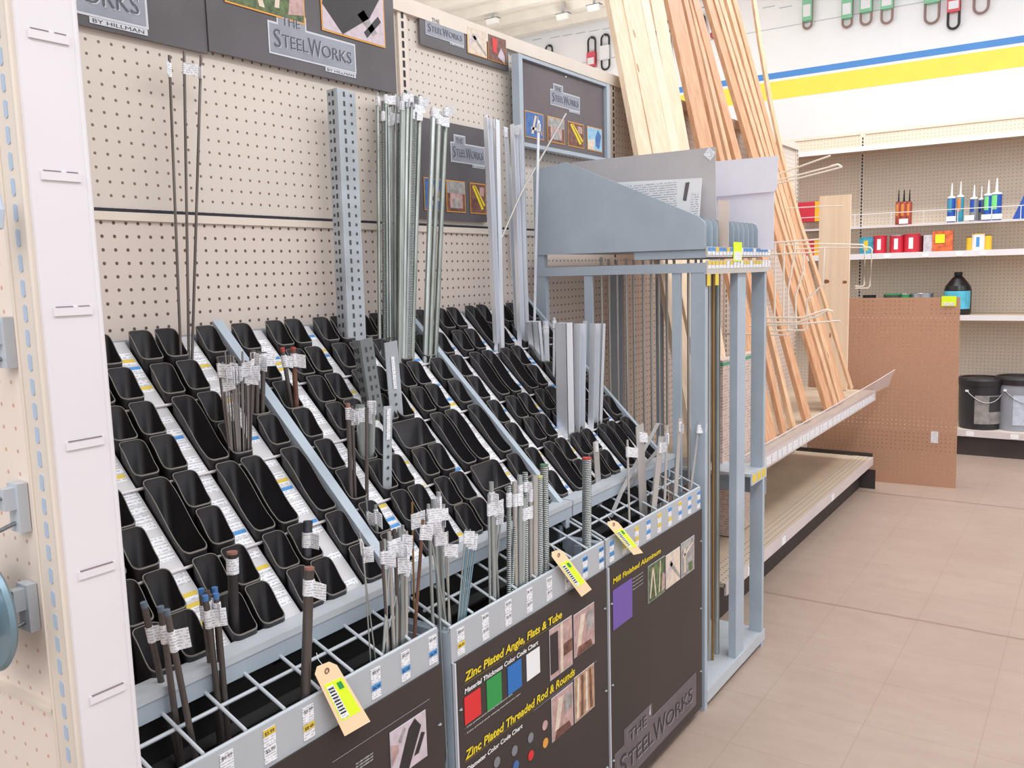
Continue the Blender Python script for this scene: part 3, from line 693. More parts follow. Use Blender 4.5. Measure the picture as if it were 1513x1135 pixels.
for i, (a, b) in enumerate((((250, 82), (267, 521)), ((272, 75), (279, 522)), ((297, 82), (284, 522)))):
    binrod(a, b, 4.2, rawst, '%s of three tall thin dark rods leaning on the pegboard at left' % PL[i], lean=.05, group='tall thin dark rods at left', lab=.03)
g = 'bundle of thin dark rods in the left rack'
for i in range(15):
    x = 322+i*3.7+R.uniform(-1, 1); bx = 338+i*2.3+R.uniform(-1.5, 1.5)
    binrod((x, R.uniform(519, 540)), (min(bx, 371), 667), R.choice([2.6, 3, 3.4]), R.choice([rawst, rawl]), 'thin dark steel rod in the labelled bundle standing in the left slanted rack', group=g, lean=.0, lab=.03, drop=.05)
for i, x in enumerate((374, 381, 389)):
    binrod((x, 517+i*2), (x-2+i*.5, 607), 7, rawst, 'thick dark steel rod just right of the labelled rod bundle, left rack', group='thick dark rods beside the bundle', lean=.0, lab=.02)
binrod((417, 514), (431, 600), 6.5, rawst, 'dark rod with red painted end in the left edge of the middle rack', cap=cap_r, lab=.022, lean=0, back=.02)
binrod((433, 513), (438, 597), 7.5, rust, 'rusty brown rod with red painted end beside a dark red-tipped rod', cap=cap_r, lab=.022, lean=0)
# slotted angles
def slotted(ptop, pbase, wpx, label, m=galv, lean=.03, w2=.6, drop=.06, group=None):
    B = on(pbase, 'y', rimp(pbase).y+.012); T = on(ptop, 'y', B.y+lean); px = F_PX/((T-CP).dot(fw)); w = wpx/px*1.0; L = (T-B).length; d = (T-B).normalized()
    ux = Vector((math.cos(.1), -math.sin(.1)*1, 0)); ux = (ux-d*ux.dot(d)).normalized(); uy = d.cross(ux).normalized()
    if uy.y > 0: uy = -uy
    b = MB(); base = B-d*drop
    lv = (Vector((0, 1, 0))); lv = (lv-d*lv.dot(d)).normalized()
    def leg(v, W_, n):
        P = [base, base+v*W_, base+v*W_+n*.002, base+n*.002]; b.hexa(P+[p+d*(L+drop) for p in P], m)
        # slots punched in two rows
        k = .012
        while k < L+drop-.01:
            for f, ln in ((.36, .012), (.74, .007)):
                q = base+v*W_*f+d*k
                for sgn in (-.0004, .0024):
                    c = q+n*sgn
                    b.add([c-v*.003-d*ln*.5, c+v*.003-d*ln*.5, c+v*.003+d*ln*.5, c-v*.003+d*ln*.5], [(0, 1, 2, 3)], slot_m)
            k += .022
    leg(ux, w*1.02, uy); leg(lv, w*.56, ux*-1)
    o = b.obj('slotted_angle'); return tag(o, label, 'slotted angle', group)
slotted((497, 130), (514, 505), 34, 'tall wide galvanised slotted angle standing against the pegboard in the middle rack', lean=.03)
slotted((531, 503), (548, 615), 24, 'short grey slotted angle standing in front of the tall one', mat('darker galvanised', (128, 134, 136), .45, .2), lean=0)
o = binrod((577, 505), (586, 612), 20, galv, 'flat zinc bar with long white label in the middle rack', 'zinc_bar', 'metal bar', kind='flat', lab=0, lean=0, cap=None)
q = on((578, 560), 'y', o.matrix_world.translation.y if False else 1.30)
o2 = binrod((573, 600), (572, 723), 13, galv, 'narrow perforated zinc angle with white sticker, in front of the labelled flat bar', 'zinc_bar', 'metal bar', kind='flat', lab=0, flag=0, lean=0)
for o_, pa, pb, k0, k1 in ((o, (577, 505), (586, 612), .2, .65), (o2, (573, 600), (572, 723), .03, .4)):
    B = on(pb, 'y', rimp(pb).y+.012); T = on(pa, 'y', B.y); d = (T-B).normalized(); L = (T-B).length
    lb = MB(); n = Vector((0, -1, 0)); ux = Vector((1, 0, 0)); wv_ = .011
    P = T-d*L*k1; Q = T-d*L*k0
    lb.hexa([P-ux*wv_*.5+n*.0028, P+ux*wv_*.5+n*.0028, P+ux*wv_*.5+n*.0022, P-ux*wv_*.5+n*.0022, Q-ux*wv_*.5+n*.0028, Q+ux*wv_*.5+n*.0028, Q+ux*wv_*.5+n*.0022, Q-ux*wv_*.5+n*.0022], plab).obj('label_sticker', o_)
    hb = MB(); kk = k1+.08
    while kk < .98:
        c = T-d*L*kk+n*.0026; hb.add([c+Vector((.0035*math.cos(a_), 0, .0035*math.sin(a_))) for a_ in [j*.785 for j in range(8)]], [tuple(range(8))], slot_m); kk += .13
    hb.obj('punched_holes', o_)
# tall zinc threaded rods
tops = [(558, 143), (566, 150), (570, 140), (577, 152), (584, 140), (590, 143), (597, 138), (602, 135), (608, 140), (614, 143), (621, 141), (574, 160), (594, 150), (610, 152)]
bx = [561, 568, 573, 579, 584, 588, 592, 596, 600, 604, 609, 577, 590, 602]
for i, (a, x) in enumerate(zip(tops, bx)):
    binrod(a, (x, 505 if x < 590 else 533), 5.5 if i < 9 else 6.5, [zincg, thread, zincg, zinc][i % 4], 'tall greenish zinc rod in the crowded bundle with plastic-wrapped tops, middle rack', 'zinc_rod', group='tall zinc rod bundle', lean=.08, lab=.035 if i % 2 else .02)
for i, (a, b) in enumerate((((640, 160), (628, 528)), ((649, 165), (635, 530)), ((659, 160), (643, 527)))):
    binrod(a, b, 7.5, [zinc, zincg, zincg][i], '%s of three tall zinc rods right of the crowded bundle' % PL[i], 'zinc_rod', group='three tall zinc rods', lean=.08, cap=cap_br if i == 2 else None, lab=.02)
# tall aluminium profiles
TA = [((718, 176), (733, 512), 10, 'channel'), ((731, 178), (738, 511), 10, 'square'), ((747, 188), (764, 490), 8, 'flat'), ((757, 185), (768, 500), 9, 'channel'), ((767, 186), (778, 503), 9, 'angle')]
for i, (a, b, w, kd) in enumerate(TA):
    binrod(a, b, w, alu, '%s tall bright aluminium profile leaning in the back of the right rack' % ORD[i], 'aluminium_profile', 'aluminium profile', 'tall aluminium profiles', lean=.05, kind=kd, lab=.012, flag=i % 2)
binrod((796, 178), (789, 512), 4, alu, 'tall thin aluminium flat strip standing by the framed header post', 'aluminium_strip', 'aluminium strip', lean=.03, kind='flat', lab=.02)
P = [on(p, 'y', 1.46) for p in ((836, 168), (800, 232), (770, 285), (748, 335), (741, 352))]
b = MB(); b.tube(P, .0035, alu_d, 5); tag(b.obj('aluminium_strip'), 'loose grey strip leaning diagonally across the tall aluminium profiles', 'aluminium strip')
# short aluminium in the right rack
SA = [((784, 475), (789, 520), 9, 'square', 'short square aluminium tube behind the tall channels, left one'), ((793, 475), (798, 530), 9, 'square', 'short square aluminium tube behind the tall channels, right one'),
      ((806, 474), (808, 536), 9, 'round', 'short round aluminium tube between the square tubes and the big channel'), ((819, 469), (818, 556), 3.5, 'flat', 'thin aluminium strip just left of the big wide aluminium tube'),
      ((833, 477), (836, 637), 18, 'square', 'wide flat-sided aluminium tube, leftmost of the short bright aluminium group'), ((853, 478), (852, 633), 15, 'channel', 'aluminium channel with black stamped print, centre of the short bright group'),
      ((864, 474), (860, 628), 6, 'angle', 'narrow aluminium angle right behind the stamped channel'), ((876, 478), (873, 624), 13, 'channel', 'ribbed aluminium channel, left of the pair at right end'),
      ((888, 478), (883, 622), 10, 'square', 'aluminium square tube at the right end of the short group')]
for a, b, w, kd, lb in SA: binrod(a, b, w, alu, lb, 'aluminium_profile', 'aluminium profile', 'short aluminium profiles', lean=0, kind=kd, lab=.02, flag=0)
# middle cluster
binrod((514, 596), (519, 737), 6.5, rawst, 'dark steel rod left of the thick silver pipe, middle rack', lean=.0, cap=cap_br, lab=.025)
binrod((520, 600), (525, 735), 5, rawst, 'thinner dark rod touching the left side of the silver pipe', lean=.0, lab=.025)
binrod((532, 598), (536, 677), 14, zinc, 'thick silver zinc pipe with white label band in the middle rack', 'zinc_pipe', 'pipe', lean=0, back=.02, lab=.02)
binrod((549, 597), (548, 676), 12, zinc, 'pale zinc pipe with folded barcode flag, right of the thick silver pipe', 'zinc_pipe', 'pipe', lean=0, back=.02, lab=.012)
binrod((542, 602), (542, 737), 5.5, rawst, 'slim dark rod standing in front of the silver pipes', lean=0, lab=0)
binrod((343, 815), (346, 928), 16, mat('black iron pipe', (60, 56, 58), .4, .4, var=.15), 'black steel bar with red-brown painted end in the left rack', 'steel_bar', 'metal bar', lean=0, cap=cap_br, lab=.03, back=.02, flag=0)
binrod((455, 770), (453, 832), 14, mat('dark blued bar', (92, 94, 104), .35, .7), 'short thick steel bar with wide flag label at lower right of the left rack', 'steel_bar', 'metal bar', lean=0, lab=.03, back=.02)
binrod((541, 735), (544, 770), 3, zinc, 'thin zinc rod standing in the front row of the middle rack', 'zinc_rod', lean=0, lab=.035)
binrod((555, 746), (557, 788), 5, zinc, 'zinc rod with crumpled label in the front row of the middle rack', 'zinc_rod', lean=0, lab=.03)
# ---- front bins
gridrod((457, 838), (451, 1032), 15, rawst, 'thick dark steel bar standing in the left front bin by the hanging tag', 'steel_bar', 'metal bar', cap=cap_br, lab=.03, bottom=.1)
for i, (a, b) in enumerate((((212, 890), (250, 1060)), ((237, 896), (262, 1080)), ((246, 901), (283, 1090)))):
    gridrod(a, b, 10, rawst, '%s of three dark rods with faded blue ends at far left of front bin' % PL[i], cap=mat('faded blue end', (98, 112, 128), .5), group='three dark rods with faded ends', lab=.045)
for i, (a, b, cp) in enumerate((((297, 870), (318, 1040), cap_b), ((306, 873), (322, 1045), None), ((317, 868), (330, 1040), cap_b), ((319, 877), (334, 1050), cap_b), ((303, 880), (325, 1052), cap_b))):
    gridrod(a, b, 9, rawst, 'dark steel rod %s in the tight bundle of the left front bin' % ('with blue painted end' if cp else 'with bare end'), cap=cp, group='blue-tipped rods in the left front bin', lab=.03)
G1 = [((568, 797), (572, 965), 5), ((575, 786), (582, 965), 6), ((583, 782), (590, 960), 6), ((578, 792), (566, 968), 4), ((590, 780), (596, 950), 7), ((600, 785), (600, 948), 6), ((563, 800), (575, 972), 5), ((587, 800), (586, 955), 5), ((595, 776), (593, 945), 5)]
for i, (a, b, w) in enumerate(G1):
    gridrod(a, b, w, [zinc, chrome, rawst, zinc][i % 4], 'zinc or steel rod in the bundle at the right end of the left front bin', 'steel_rod', group='rod bundle at right end of the left front bin', lab=.035)
for a, b, w, m, lb in (((531, 783), (555, 975), 2.2, zinc, 'very thin zinc wire rod left of the bundle, left front bin'), ((536, 800), (548, 985), 2.2, zinc, 'very thin wire rod crossing low beside the bundle, left front bin'),
                       ((601, 818), (560, 985), 2.5, zinc, 'thin rod leaning left with square barcode flag, left front bin')):
    gridrod(a, b, w, m, lb, 'wire_rod', lab=.03)
G2 = [((609, 742), (612, 905), 3, brass), ((625, 768), (612, 945), 5, rust), ((640, 738), (650, 905), 7, zinc), ((648, 727), (655, 900), 7, zinc), ((633, 745), (640, 930), 5, zinc), ((655, 787), (668, 950), 3, zinc), ((661, 785), (664, 955), 3, chrome), ((643, 780), (652, 960), 3, zinc), ((630, 760), (662, 935), 3, zinc), ((655, 745), (650, 900), 6, zinc)]
for i, (a, b, w, m) in enumerate(G2):
    gridrod(a, b, w, m, ['slim brassy rod standing in the bundle between left and middle racks', 'rust-brown rod with long barcode sticker between left and middle racks'][i] if i < 2 else 'zinc rod in the bundle at the joint of the left and middle racks', 'zinc_rod' if i > 1 else 'steel_rod', group='rods at the joint of left and middle racks' if i > 1 else None, lab=.03)
for i in range(6):
    x = 688+i*3.4; gridrod((x, 782+R.uniform(-3, 6)), (678+i*2.2, 905), 2.4, [zinc, mat('blue tinted wire', (120, 160, 176), .4, .5)][i % 2], 'thin pale wire rod with shared paper flag, middle front bin', 'wire_rod', group='thin wire rods with paper flag', lab=.02, flag=i in (0, 2))
for i, (a, b, w) in enumerate((((726, 712), (730, 870), 7), ((722, 730), (724, 880), 4), ((735, 745), (730, 885), 4), ((729, 735), (736, 880), 4), ((743, 737), (728, 888), 3))):
    gridrod(a, b, w, zinc, 'slim zinc rod in the small sheaf just left of the thick threaded rods', 'zinc_rod', group='small sheaf of zinc rods', lab=.03)
for i, (a, b, w) in enumerate((((752, 718), (752, 868), 7), ((760, 712), (762, 866), 7), ((768, 702), (768, 866), 8), ((776, 698), (777, 858), 8), ((783, 712), (784, 856), 7), ((774, 735), (772, 870), 7), ((763, 728), (756, 872), 6), ((790, 702), (790, 852), 10))):
    gridrod(a, b, w, [thread, chrome, zinc][i % 3], 'zinc rod in the dense bundle of threaded and plain rods, middle front bin', 'zinc_rod', group='dense bundle of threaded and plain rods', lab=.035 if i < 6 else 0, flag=i % 2)
gridrod((804, 686), (806, 848), 12, thread, 'thick threaded rod with green painted end standing right of the dense bundle', 'threaded_rod', cap=cap_g, lab=0)
gridrod((796, 703), (797, 850), 12, thread, 'thick threaded rod with pale yellow end, touching the green-ended one', 'threaded_rod', cap=mat('pale yellow end', (200, 200, 130), .5), lab=0)
gridrod((867, 676), (867, 810), 14, thread, 'thickest threaded rod with red end between the middle and right front bins', 'threaded_rod', cap=cap_r, lab=0)
binrod((880, 652), (884, 716), 11, alu_d, 'grey flat bar with long white label in the front row of the right rack', 'flat_bar', 'metal bar', kind='flat', lab=.02, flag=0, lean=0)
# flat aluminium straps at the right end
for a, b, w, lb in (((945, 628), (950, 740), 18, 'broad dull aluminium flat, leftmost of the loose flats at the right'), ((977, 645), (966, 755), 12, 'aluminium flat leaning right, centre of the loose flats'),
                    ((927, 650), (930, 770), 3.5, 'thin aluminium strip with barcode sticker at left of the flats'), ((986, 628), (982, 745), 5, 'narrow aluminium flat standing by the front posts'),
                    ((1005, 618), (998, 735), 9, 'upright aluminium flat against the rod rack post'), ((1034, 622), (1021, 722), 4, 'bent-topped thin strip in the right end cell of the right front bin')):
    gridrod(a, b, w, alu_d, lb, 'aluminium_flat', 'aluminium flat', 'loose aluminium flats', kind='flat', lab=.03, bottom=.06)
for pts, lb in ((((905, 765), (920, 730), (935, 700), (960, 655), (975, 626), (980, 628)), 'long thin strap bent over at its top, curving down to the left'),
                (((930, 720), (955, 690), (975, 665), (984, 645), (980, 660), (972, 700), (966, 745)), 'thin strap folded into a loop over the loose flats')):
    P = [on(p, 'y', 1.035) for p in pts]; b = MB()
    for i in range(len(P)-1):
        p, q = P[i], P[i+1]; y = Vector((0, .012, 0)); t = Vector((.0016, 0, .0012))
        b.hexa([p, p+t, p+t+y, p+y, q, q+t, q+t+y, q+y], alu_d)
    tag(b.obj('aluminium_strap'), lb, 'metal strap')
# hanging manila tags
def mtag(tl, tr, br, bl, y, label):
    P = [on(tl, 'y', y+.004), on(tr, 'y', y+.004), on(br, 'y', y-.014), on(bl, 'y', y-.014)]
    def q(u, v): return P[0].lerp(P[1], u).lerp(P[3].lerp(P[2], u), v)
    n = Vector((-.1, -1, .1)).normalized()
    b = MB(); b.prism([q(0, .08), q(.22, 0), q(.78, 0), q(1, .08), q(1, 1), q(0, 1)], n*.0006, tan); o = b.obj('price_tag')
    tag(o, label, 'tag', 'manila tags on the wire grids')
    MB().prism([q(.12, .26), q(.9, .26), q(.9, .8), q(.12, .8)][::1], n*.0010, lime).obj('yellow_sticker', o)
    MB().prism([q(.16, .30), q(.46, .30), q(.46, .78), q(.16, .78)], n*.0013, plab).obj('barcode', o)
    c = MB()
    for i in range(9): c.prism([q(.2, .33+i*.045), q(.42, .33+i*.045), q(.42, .352+i*.045), q(.2, .352+i*.045)], n*.0015, ink)
    c.prism([q(.6, .3), q(.8, .3), q(.8, .4), q(.6, .4)], n*.0015, green_m); c.obj('print', o)
    h = q(.5, .1); b = MB(); b.tube([h+n*.001+Vector((.004*math.cos(i*.785), 0, .004*math.sin(i*.785))) for i in range(8)], .0012, cap_br, 5, closed=True); b.obj('eyelet', o)
    MB().tube([h+n*.001, h+Vector((-.006, .01, .018)), h+Vector((0, .02, .024))], .0006, wtext, 4).obj('string', o)
mtag((461, 988), (493, 975), (547, 1066), (509, 1088), YF-.008, 'manila price tag with yellow sticker hanging on the left front bin')
mtag((811, 817), (829, 811), (874, 871), (859, 882), YF-.008, 'manila price tag with yellow sticker hanging on the middle front bin')
mtag((894, 772), (910, 768), (950, 817), (936, 820), YF-.008, 'manila price tag with yellow sticker hanging on the right front bin')

# ================================================================ ROD RACK
XR0, XR1, YB = 2.447, 3.03, 1.555
rr = thing('rod_rack', (XR0, YF, 0), 'tall blue-grey steel rod rack beyond the bin racks, with divider fins on top', 'rack')
def bx_(name, a, b, m=steel): return MB().box(a, b, m).obj(name, rr)
for x in (XR0, XR1-.04):
    for y in (YF, YB-.04): 
        zt = 1.385 if y == YF else 1.385
        bx_('corner_post', (x, y-(.0005 if y == YF else -.0005), 0), (x+.04 if y == YF and x > 3 else x+.022, y+.045, zt+.0007))
for y in (1.045, 1.345): bx_('intermediate_post', (XR0+.002, y, .05), (XR0+.012, y+.028, 1.36))
for y in (1.15, 1.36): bx_('intermediate_post', (XR1-.012, y, .05), (XR1-.002, y+.028, 1.36))
bx_('front_bar', (on((1091, 600), 'y', YF).x, YF+.0045, .05), (on((1103, 600), 'y', YF).x, YF+.03, 1.36)); 
bx_('top_beam', (XR0-.002, YF+.002, 1.357), (XR0+.02, YB-.001, 1.385)); bx_('top_beam', (XR1-.02, YF, 1.357), (XR1, YB, 1.385))
bx_('top_beam', (XR0+.001, YB-.021, 1.358), (XR1-.001, YB-.002, 1.384))
t = MB().box((XR0+.001, YF+.001, .045), (XR1-.002, YB, .055), steel2); t.box((XR0+.021, YF-.0015, .018), (XR1-.001, YF+.002, .0565), steel2); t.obj('bottom_tray', rr)
t = MB().box((2.87, YF, .655), (XR1, YB, .665), steel2); t.box((2.8697, YF-.0013, .625), (XR1, YF+.003, .666), steel2)
t.box((2.87, YB-.1, .56), (XR1, YB-.095, .655), steel); t.box((XR1-.004, YF, .56), (XR1, YB, .655), steel); t.obj('middle_shelf', rr)
for x in (2.88, 2.93, 2.98): MB().box((x, YF-.0022, .632), (x+.035, YF-.0008, .66), yel).obj('price_label', rr)
# hopper with slanted sides and divider fins
def side(x, name='hopper_side'):
    P = [(x, YB, 1.427), (x, YB, 1.70), (x, 1.43, 1.715), (x, YF+.02, 1.52), (x, YF, 1.50), (x, YF, 1.425)]
    return MB().prism(P, (.004, 0, 0), steel).obj(name, rr)
side(XR0)
for i in range(12):
    x = XR0+.01+i*.046
    MB().prism([(x, 1.2, 1.40), (x, 1.2, 1.52), (x, YF+.02, 1.515), (x, YF+.006, 1.508), (x, YF, 1.49), (x, YF, 1.40)], (.003, 0, 0), steel).obj('divider_fin', rr)
bx_('hopper_base', (XR0+.005, YF+.02, 1.43), (XR1, YB, 1.436)); bx_('hopper_bracket', (XR0+.004, YB-.03, 1.384), (XR0+.03, YB-.002, 1.44))
for z0, z1, nm in ((1.402, 1.432, 'upper'), (1.352, 1.392, 'lower')):
    st = MB().box((XR0+.002, YF-.006, z0), (XR1, YF-.001, z1), mat('strip grey', (196, 190, 186), .5)).obj('label_strip', rr)
    for i in range(19):
        x = XR0+.008+i*.0305; m_ = (R.choice([yel, blu, blu, blu, plab]) if nm == 'upper' else (yel if i < 16 and R.random() < .85 else plab))
        lb = MB().box((x, YF-.0072, z1-.024), (x+.024, YF-.0062, z1-.002), plab); lb.box((x, YF-.0078, z1-.013), (x+.024, YF-.0068, z1-.002), m_); lb.obj('price_label', st)
q = on((1090, 362), 'y', YF-.009); c = MB().box((q.x-.038, YF-.0095, 1.388), (q.x+.038, YF-.0087, 1.448), lime); c.box((q.x-.03, YF-.0105, 1.392), (q.x+.03, YF-.0094, 1.418), plab)
tag(c.obj('sale_tag'), 'small lime green sale tag stuck on the rod rack label strips', 'tag')
# header sign above the rack
hd = thing('header_sign', (2.4, 1.52, 1.4), 'framed dark header sign with silver logo and four photos above the rod rack', 'sign')
YH = 1.52
MB().box((2.352, YH+.018, 1.39), (2.374, YH+.045, 2.047), steel).obj('frame_post', hd)
MB().box((2.934, YH+.018, 1.766), (2.958, YH+.045, 2.047), steel).obj('frame_post', hd)
MB().box((2.3745, YH+.019, 2.036), (2.9335, YH+.044, 2.046), steel).obj('frame_rail', hd); MB().box((2.3745, YH+.019, 1.768), (2.9335, YH+.044, 1.780), steel).obj('frame_rail', hd)
hp = MB().box((2.38, YH+.03, 1.78), (2.932, YH+.034, 2.036), mat('header panel brown grey', (104, 94, 98), .5, var=.1, scale=3)).obj('sign_panel', hd)
hf = frame((0, YH+.03, 0), (1, 0, 0), (0, 0, 1), (0, -1, 0))
logo(hp, hf, 2.56, 1.925, 2.75, 1.97, w=.001)
for i, kd in enumerate(('swing', 'room', 'beam', 'hand')): pic(hp, hf, (2.40+i*.135, 1.803, 2.505+i*.135, 1.88), kd, bw=.003, w=.0014)
MB().lathe([(0, 0), (.004, 0), (.004, .004)], (2.66, YH+.03, 2.025), wtext, 8).obj('rivet', hp)
# sheets standing in the hopper
def sheet(name, pts, x, m, label, th=.002, cat='sheet'):
    P = [on(p, 'x', x) for p in pts]; return tag(MB().prism(P, (th, 0, 0), m).obj(name), label, cat)
sm = mat('satin sheet metal', (204, 200, 202), .34, .15, var=.08, scale=3)
ms = sheet('metal_sheet', [(845, 240), (1057, 217), (1059, 372), (845, 372)], 2.60, sm, 'grey sheet metal panel standing upright in the top of the rod rack')
P = [on(p, 'x', 2.598) for p in ((968+54, 222), (1042, 217), (1056, 232), (1041, 240))]; P = [on(p, 'x', 2.5985) for p in ((1048, 217.5), (1058, 226), (1050, 238), (1039, 229))]
MB().prism(P, (-.0008, 0, 0), plab).obj('barcode_sticker', ms)
ps = sheet('printed_sheet', [(880, 272), (918, 269), (1037, 263), (1033, 325), (1028, 340), (880, 330)], 2.545, paper, 'white printed instruction sheet with grey logo block standing behind the grey side panel')
pf2 = [on(p, 'x', 2.5445) for p in ((921, 273), (1000, 268), (1000, 318), (960, 318))]
MB().prism(pf2, (-.0006, 0, 0), sheettext).obj('printed_text', ps)
MB().prism([on(p, 'x', 2.5445) for p in ((1013, 270), (1019, 269), (1014, 297), (1009, 296))], (-.0008, 0, 0), plate_k).obj('printed_logo', ps)
MB().prism([on(p, 'x', 2.5445) for p in ((1022, 285), (1033, 285), (1031, 322), (1020, 318))], (-.0006, 0, 0), sheettext).obj('printed_text', ps)
lm = mat('lilac white board', (232, 228, 238), .45, var=.02)
sheet('white_board', [(1040, 285), (1144, 275), (1143, 369), (1040, 369)], 2.92, lm, 'white plastic board standing in the rod rack, lower of the two white boards')
sheet('white_board', [(1040, 240), (1150, 230), (1148, 280), (1143, 283), (1040, 292)], 2.905, lm, 'white plastic board sticking out higher at the right end of the rod rack')
sheet('clear_bag', [(1061, 296), (1077, 297), (1076, 366), (1062, 368)], 2.58, mat('tan tinted plastic', (236, 216, 200), .2, var=.05, alpha=.5), 'narrow clear plastic bag hanging between the divider fins', cat='bag')
# rods in the rack
rx = [895, 911, 926, 940, 954, 962.6, 973, 985]
RK = [(888, 380), (899, 383), (911, 385), (925, 382), (936, 384), (950, 383), (962, 381), (973, 384), (985, 382), (996, 381), (1017, 380), (1028, 381), (1036, 382)]
for i, (x, y) in enumerate(RK):
    Yr = 1.50-i*.038; Xr = 2.6+(i % 3)*.08
    T = on((x, y), 'y', Yr); T = on((x, y), 'x', Xr)
    stock('steel_rod', (T.x+.0, T.y, .056), (T.x, T.y, T.z), .0045, chrome, 'tall bright rod standing inside the rod rack, %s from the left' % (ORD[i] if i < 9 else ['tenth', 'eleventh', 'twelfth', 'thirteenth'][i-9]), 'rod', 'bright rods inside the rod rack', lab=0)
for i, (xt, xb, yb, w, m) in enumerate(((1048, 1047, 975, 5, chrome), (1053, 1053, 975, 4, brass), (1059, 1059, 965, 8, zinc), (1083, 1080, 942, 2.5, brass))):
    Yr = 1.05; q = on((xb, yb), 'z', .056); T = on((xt, 402), 'y', q.y)
    stock('steel_rod', q, (q.x, q.y, 1.35), w/F_PX*((q-CP).dot(fw))/2, m, ['tall bright rod just right of the rack front post', 'slim brassy rod behind the rack price strip', 'thick zinc rod standing on the rack bottom tray', 'single thin rod standing alone near the rack middle bar'][i], 'rod', None, lab=0)
for x in (1047, 1059): q = on((x, 412), 'y', YF-.004); MB().box((q.x-.014, YF-.006, 1.318), (q.x+.012, YF-.004, 1.352), yel).obj('price_label', rr)

# ================================================================ LUMBER
PNL = Vector((0, 1, -.26)); 
def board(L0, L1, R0, R1, th, off, m, label, name='lumber_board', ztop=3.05, group='lumber leaning on the gondola end', zfoot=.618):
    k_ = 1.014-off; a0, a1, b0, b1 = (onp(p, PNL, k_) for p in (L0, L1, R0, R1))
    def ext(p, q, z): d = q-p; return p+d*((z-p.z)/d.z)
    lt, lb, rt_, rb = ext(a0, a1, ztop), ext(a0, a1, zfoot), ext(b0, b1, ztop), ext(b0, b1, zfoot)
    w0 = (a0-b0).length; 
    nrm = Vector((0, -1, .26)).normalized()*th
    # constant width: use the mean width of the two measured places
    w = ((a0-b0).length+(a1-b1).length)/2*(.8 if m in (mould, fir) and L0[0] > 1002 else .94); ct, cb_ = (lt+rt_)/2, (lb+rb)/2; ux = Vector((1, 0, 0))*w/2
    b = MB(); b.hexa([cb_-ux+nrm, cb_+ux+nrm, cb_+ux, cb_-ux, ct-ux+nrm, ct+ux+nrm, ct+ux, ct-ux], m)
    o = b.obj(name); return tag(o, label, 'lumber', group)
BD = [((893, 0), (936, 229), (913, 0), (956, 227), .02, 0, pine, 'wide pale pine board, leftmost of the leaning lumber'),
      ((914, 0), (957, 227), (939, 0), (986, 224), .02, .004, pine, 'pale pine board with a knot, second from the left in the lumber'),
      ((939, 0), (986, 224), (953, 0), (996, 224), .02, .006, pine2, 'narrow cream-white pine strip between the wide pale boards'),
      ((955, 0), (994, 224), (974, 0), (1012, 221), .02, 0, pine, 'pale knotty pine board at the right of the pale group'),
      ((979, 0), (1028, 218), (1001, 0), (1047, 217), .02, 0, fir, 'wide orange-toned board, leftmost of the reddish lumber'),
      ((1003, 0), (1055, 225), (1011, 0), (1064, 232), .02, .004, fir, 'narrow reddish strip right of the wide orange board'),
      ((1012, 0), (1067, 230), (1018, 0), (1075, 234), .02, 0, mould, 'thin pale moulding in the reddish lumber group'),
      ((1017, 0), (1078, 233), (1027, 0), (1092, 235), .02, .006, fir, 'orange-brown board at the right of the reddish group'),
      ((1036, 0), (1104, 230), (1048, 0), (1116, 230), .02, 0, fir, 'orange strip, leftmost of the right-hand moulding bundle'),
      ((1049, 0), (1117, 230), (1055, 0), (1124, 230), .02, .008, mould, 'pale moulding, second in the right-hand bundle'),
      ((1056, 0), (1125, 230), (1063, 0), (1131, 230), .02, .002, mould, 'pale moulding, third in the right-hand bundle'),
      ((1066, 0), (1132, 230), (1075, 0), (1138, 230), .02, .008, mould, 'pale moulding, fourth in the right-hand bundle'),
      ((1076, 0), (1139, 230), (1084, 0), (1146, 230), .02, .002, fir, 'reddish moulding at the right of the bundle')]
for L0, L1, R0, R1, th, off, m, lb in BD: board(L0, L1, R0, R1, th, off, m, lb)
# bent moulding
P = [onp(p, PNL, 1.0) for p in ((1112, 0), (1121, 63), (1136, 150), (1154, 233), (1180, 330), (1206, 410), (1230, 490), (1256, 575))]
P.insert(0, P[0]+(P[0]-P[1])*.8); b = MB()
for i in range(len(P)-1):
    p, q = P[i], P[i+1]; ux = Vector((.03, 0, 0)); n = Vector((0, -.012, .003))
    b.hexa([p-ux+n, p+ux+n, p+ux, p-ux, q-ux+n, q+ux+n, q+ux, q-ux][4:]+[p-ux+n, p+ux+n, p+ux, p-ux], mould)
tag(b.obj('lumber_board'), 'long flexible moulding bowing away at the right end of the lumber', 'lumber', 'lumber leaning on the gondola end')
P = [on(p, 'y', 1.5) for p in ((1104, 0), (1107, 60), (1108, 120))]
# short board facing the aisle
a, b = on((1211, 290), 'x', 5.42), on((1257, 287), 'x', 5.42)
c, d = on((1213, 540), 'x', 5.42), on((1258, 540), 'x', 5.42)
q = MB().hexa([(5.42, b.y, .618), (5.44, b.y, .618), (5.44, a.y, .618), (5.42, a.y, .618), (5.42, b.y, b.z), (5.44, b.y, b.z), (5.44, a.y, b.z), (5.42, a.y, b.z)], pine2)
short = q.obj('lumber_board')
for p_, rr2 in (((1221, 416), .012), ((1248, 417), .009)):
    c_ = on(p_, 'x', 5.4195); MB().prism([(5.4195, c_.y+rr2*1.5*math.cos(j*.628), c_.z+rr2*math.sin(j*.628)) for j in range(10)], (-.0004, 0, 0), mat('wood knot', (150, 96, 62), .6)).obj('knot', short)
tag(short, 'short wide cream pine board standing upright in front of the brown pegboard sheet', 'lumber')
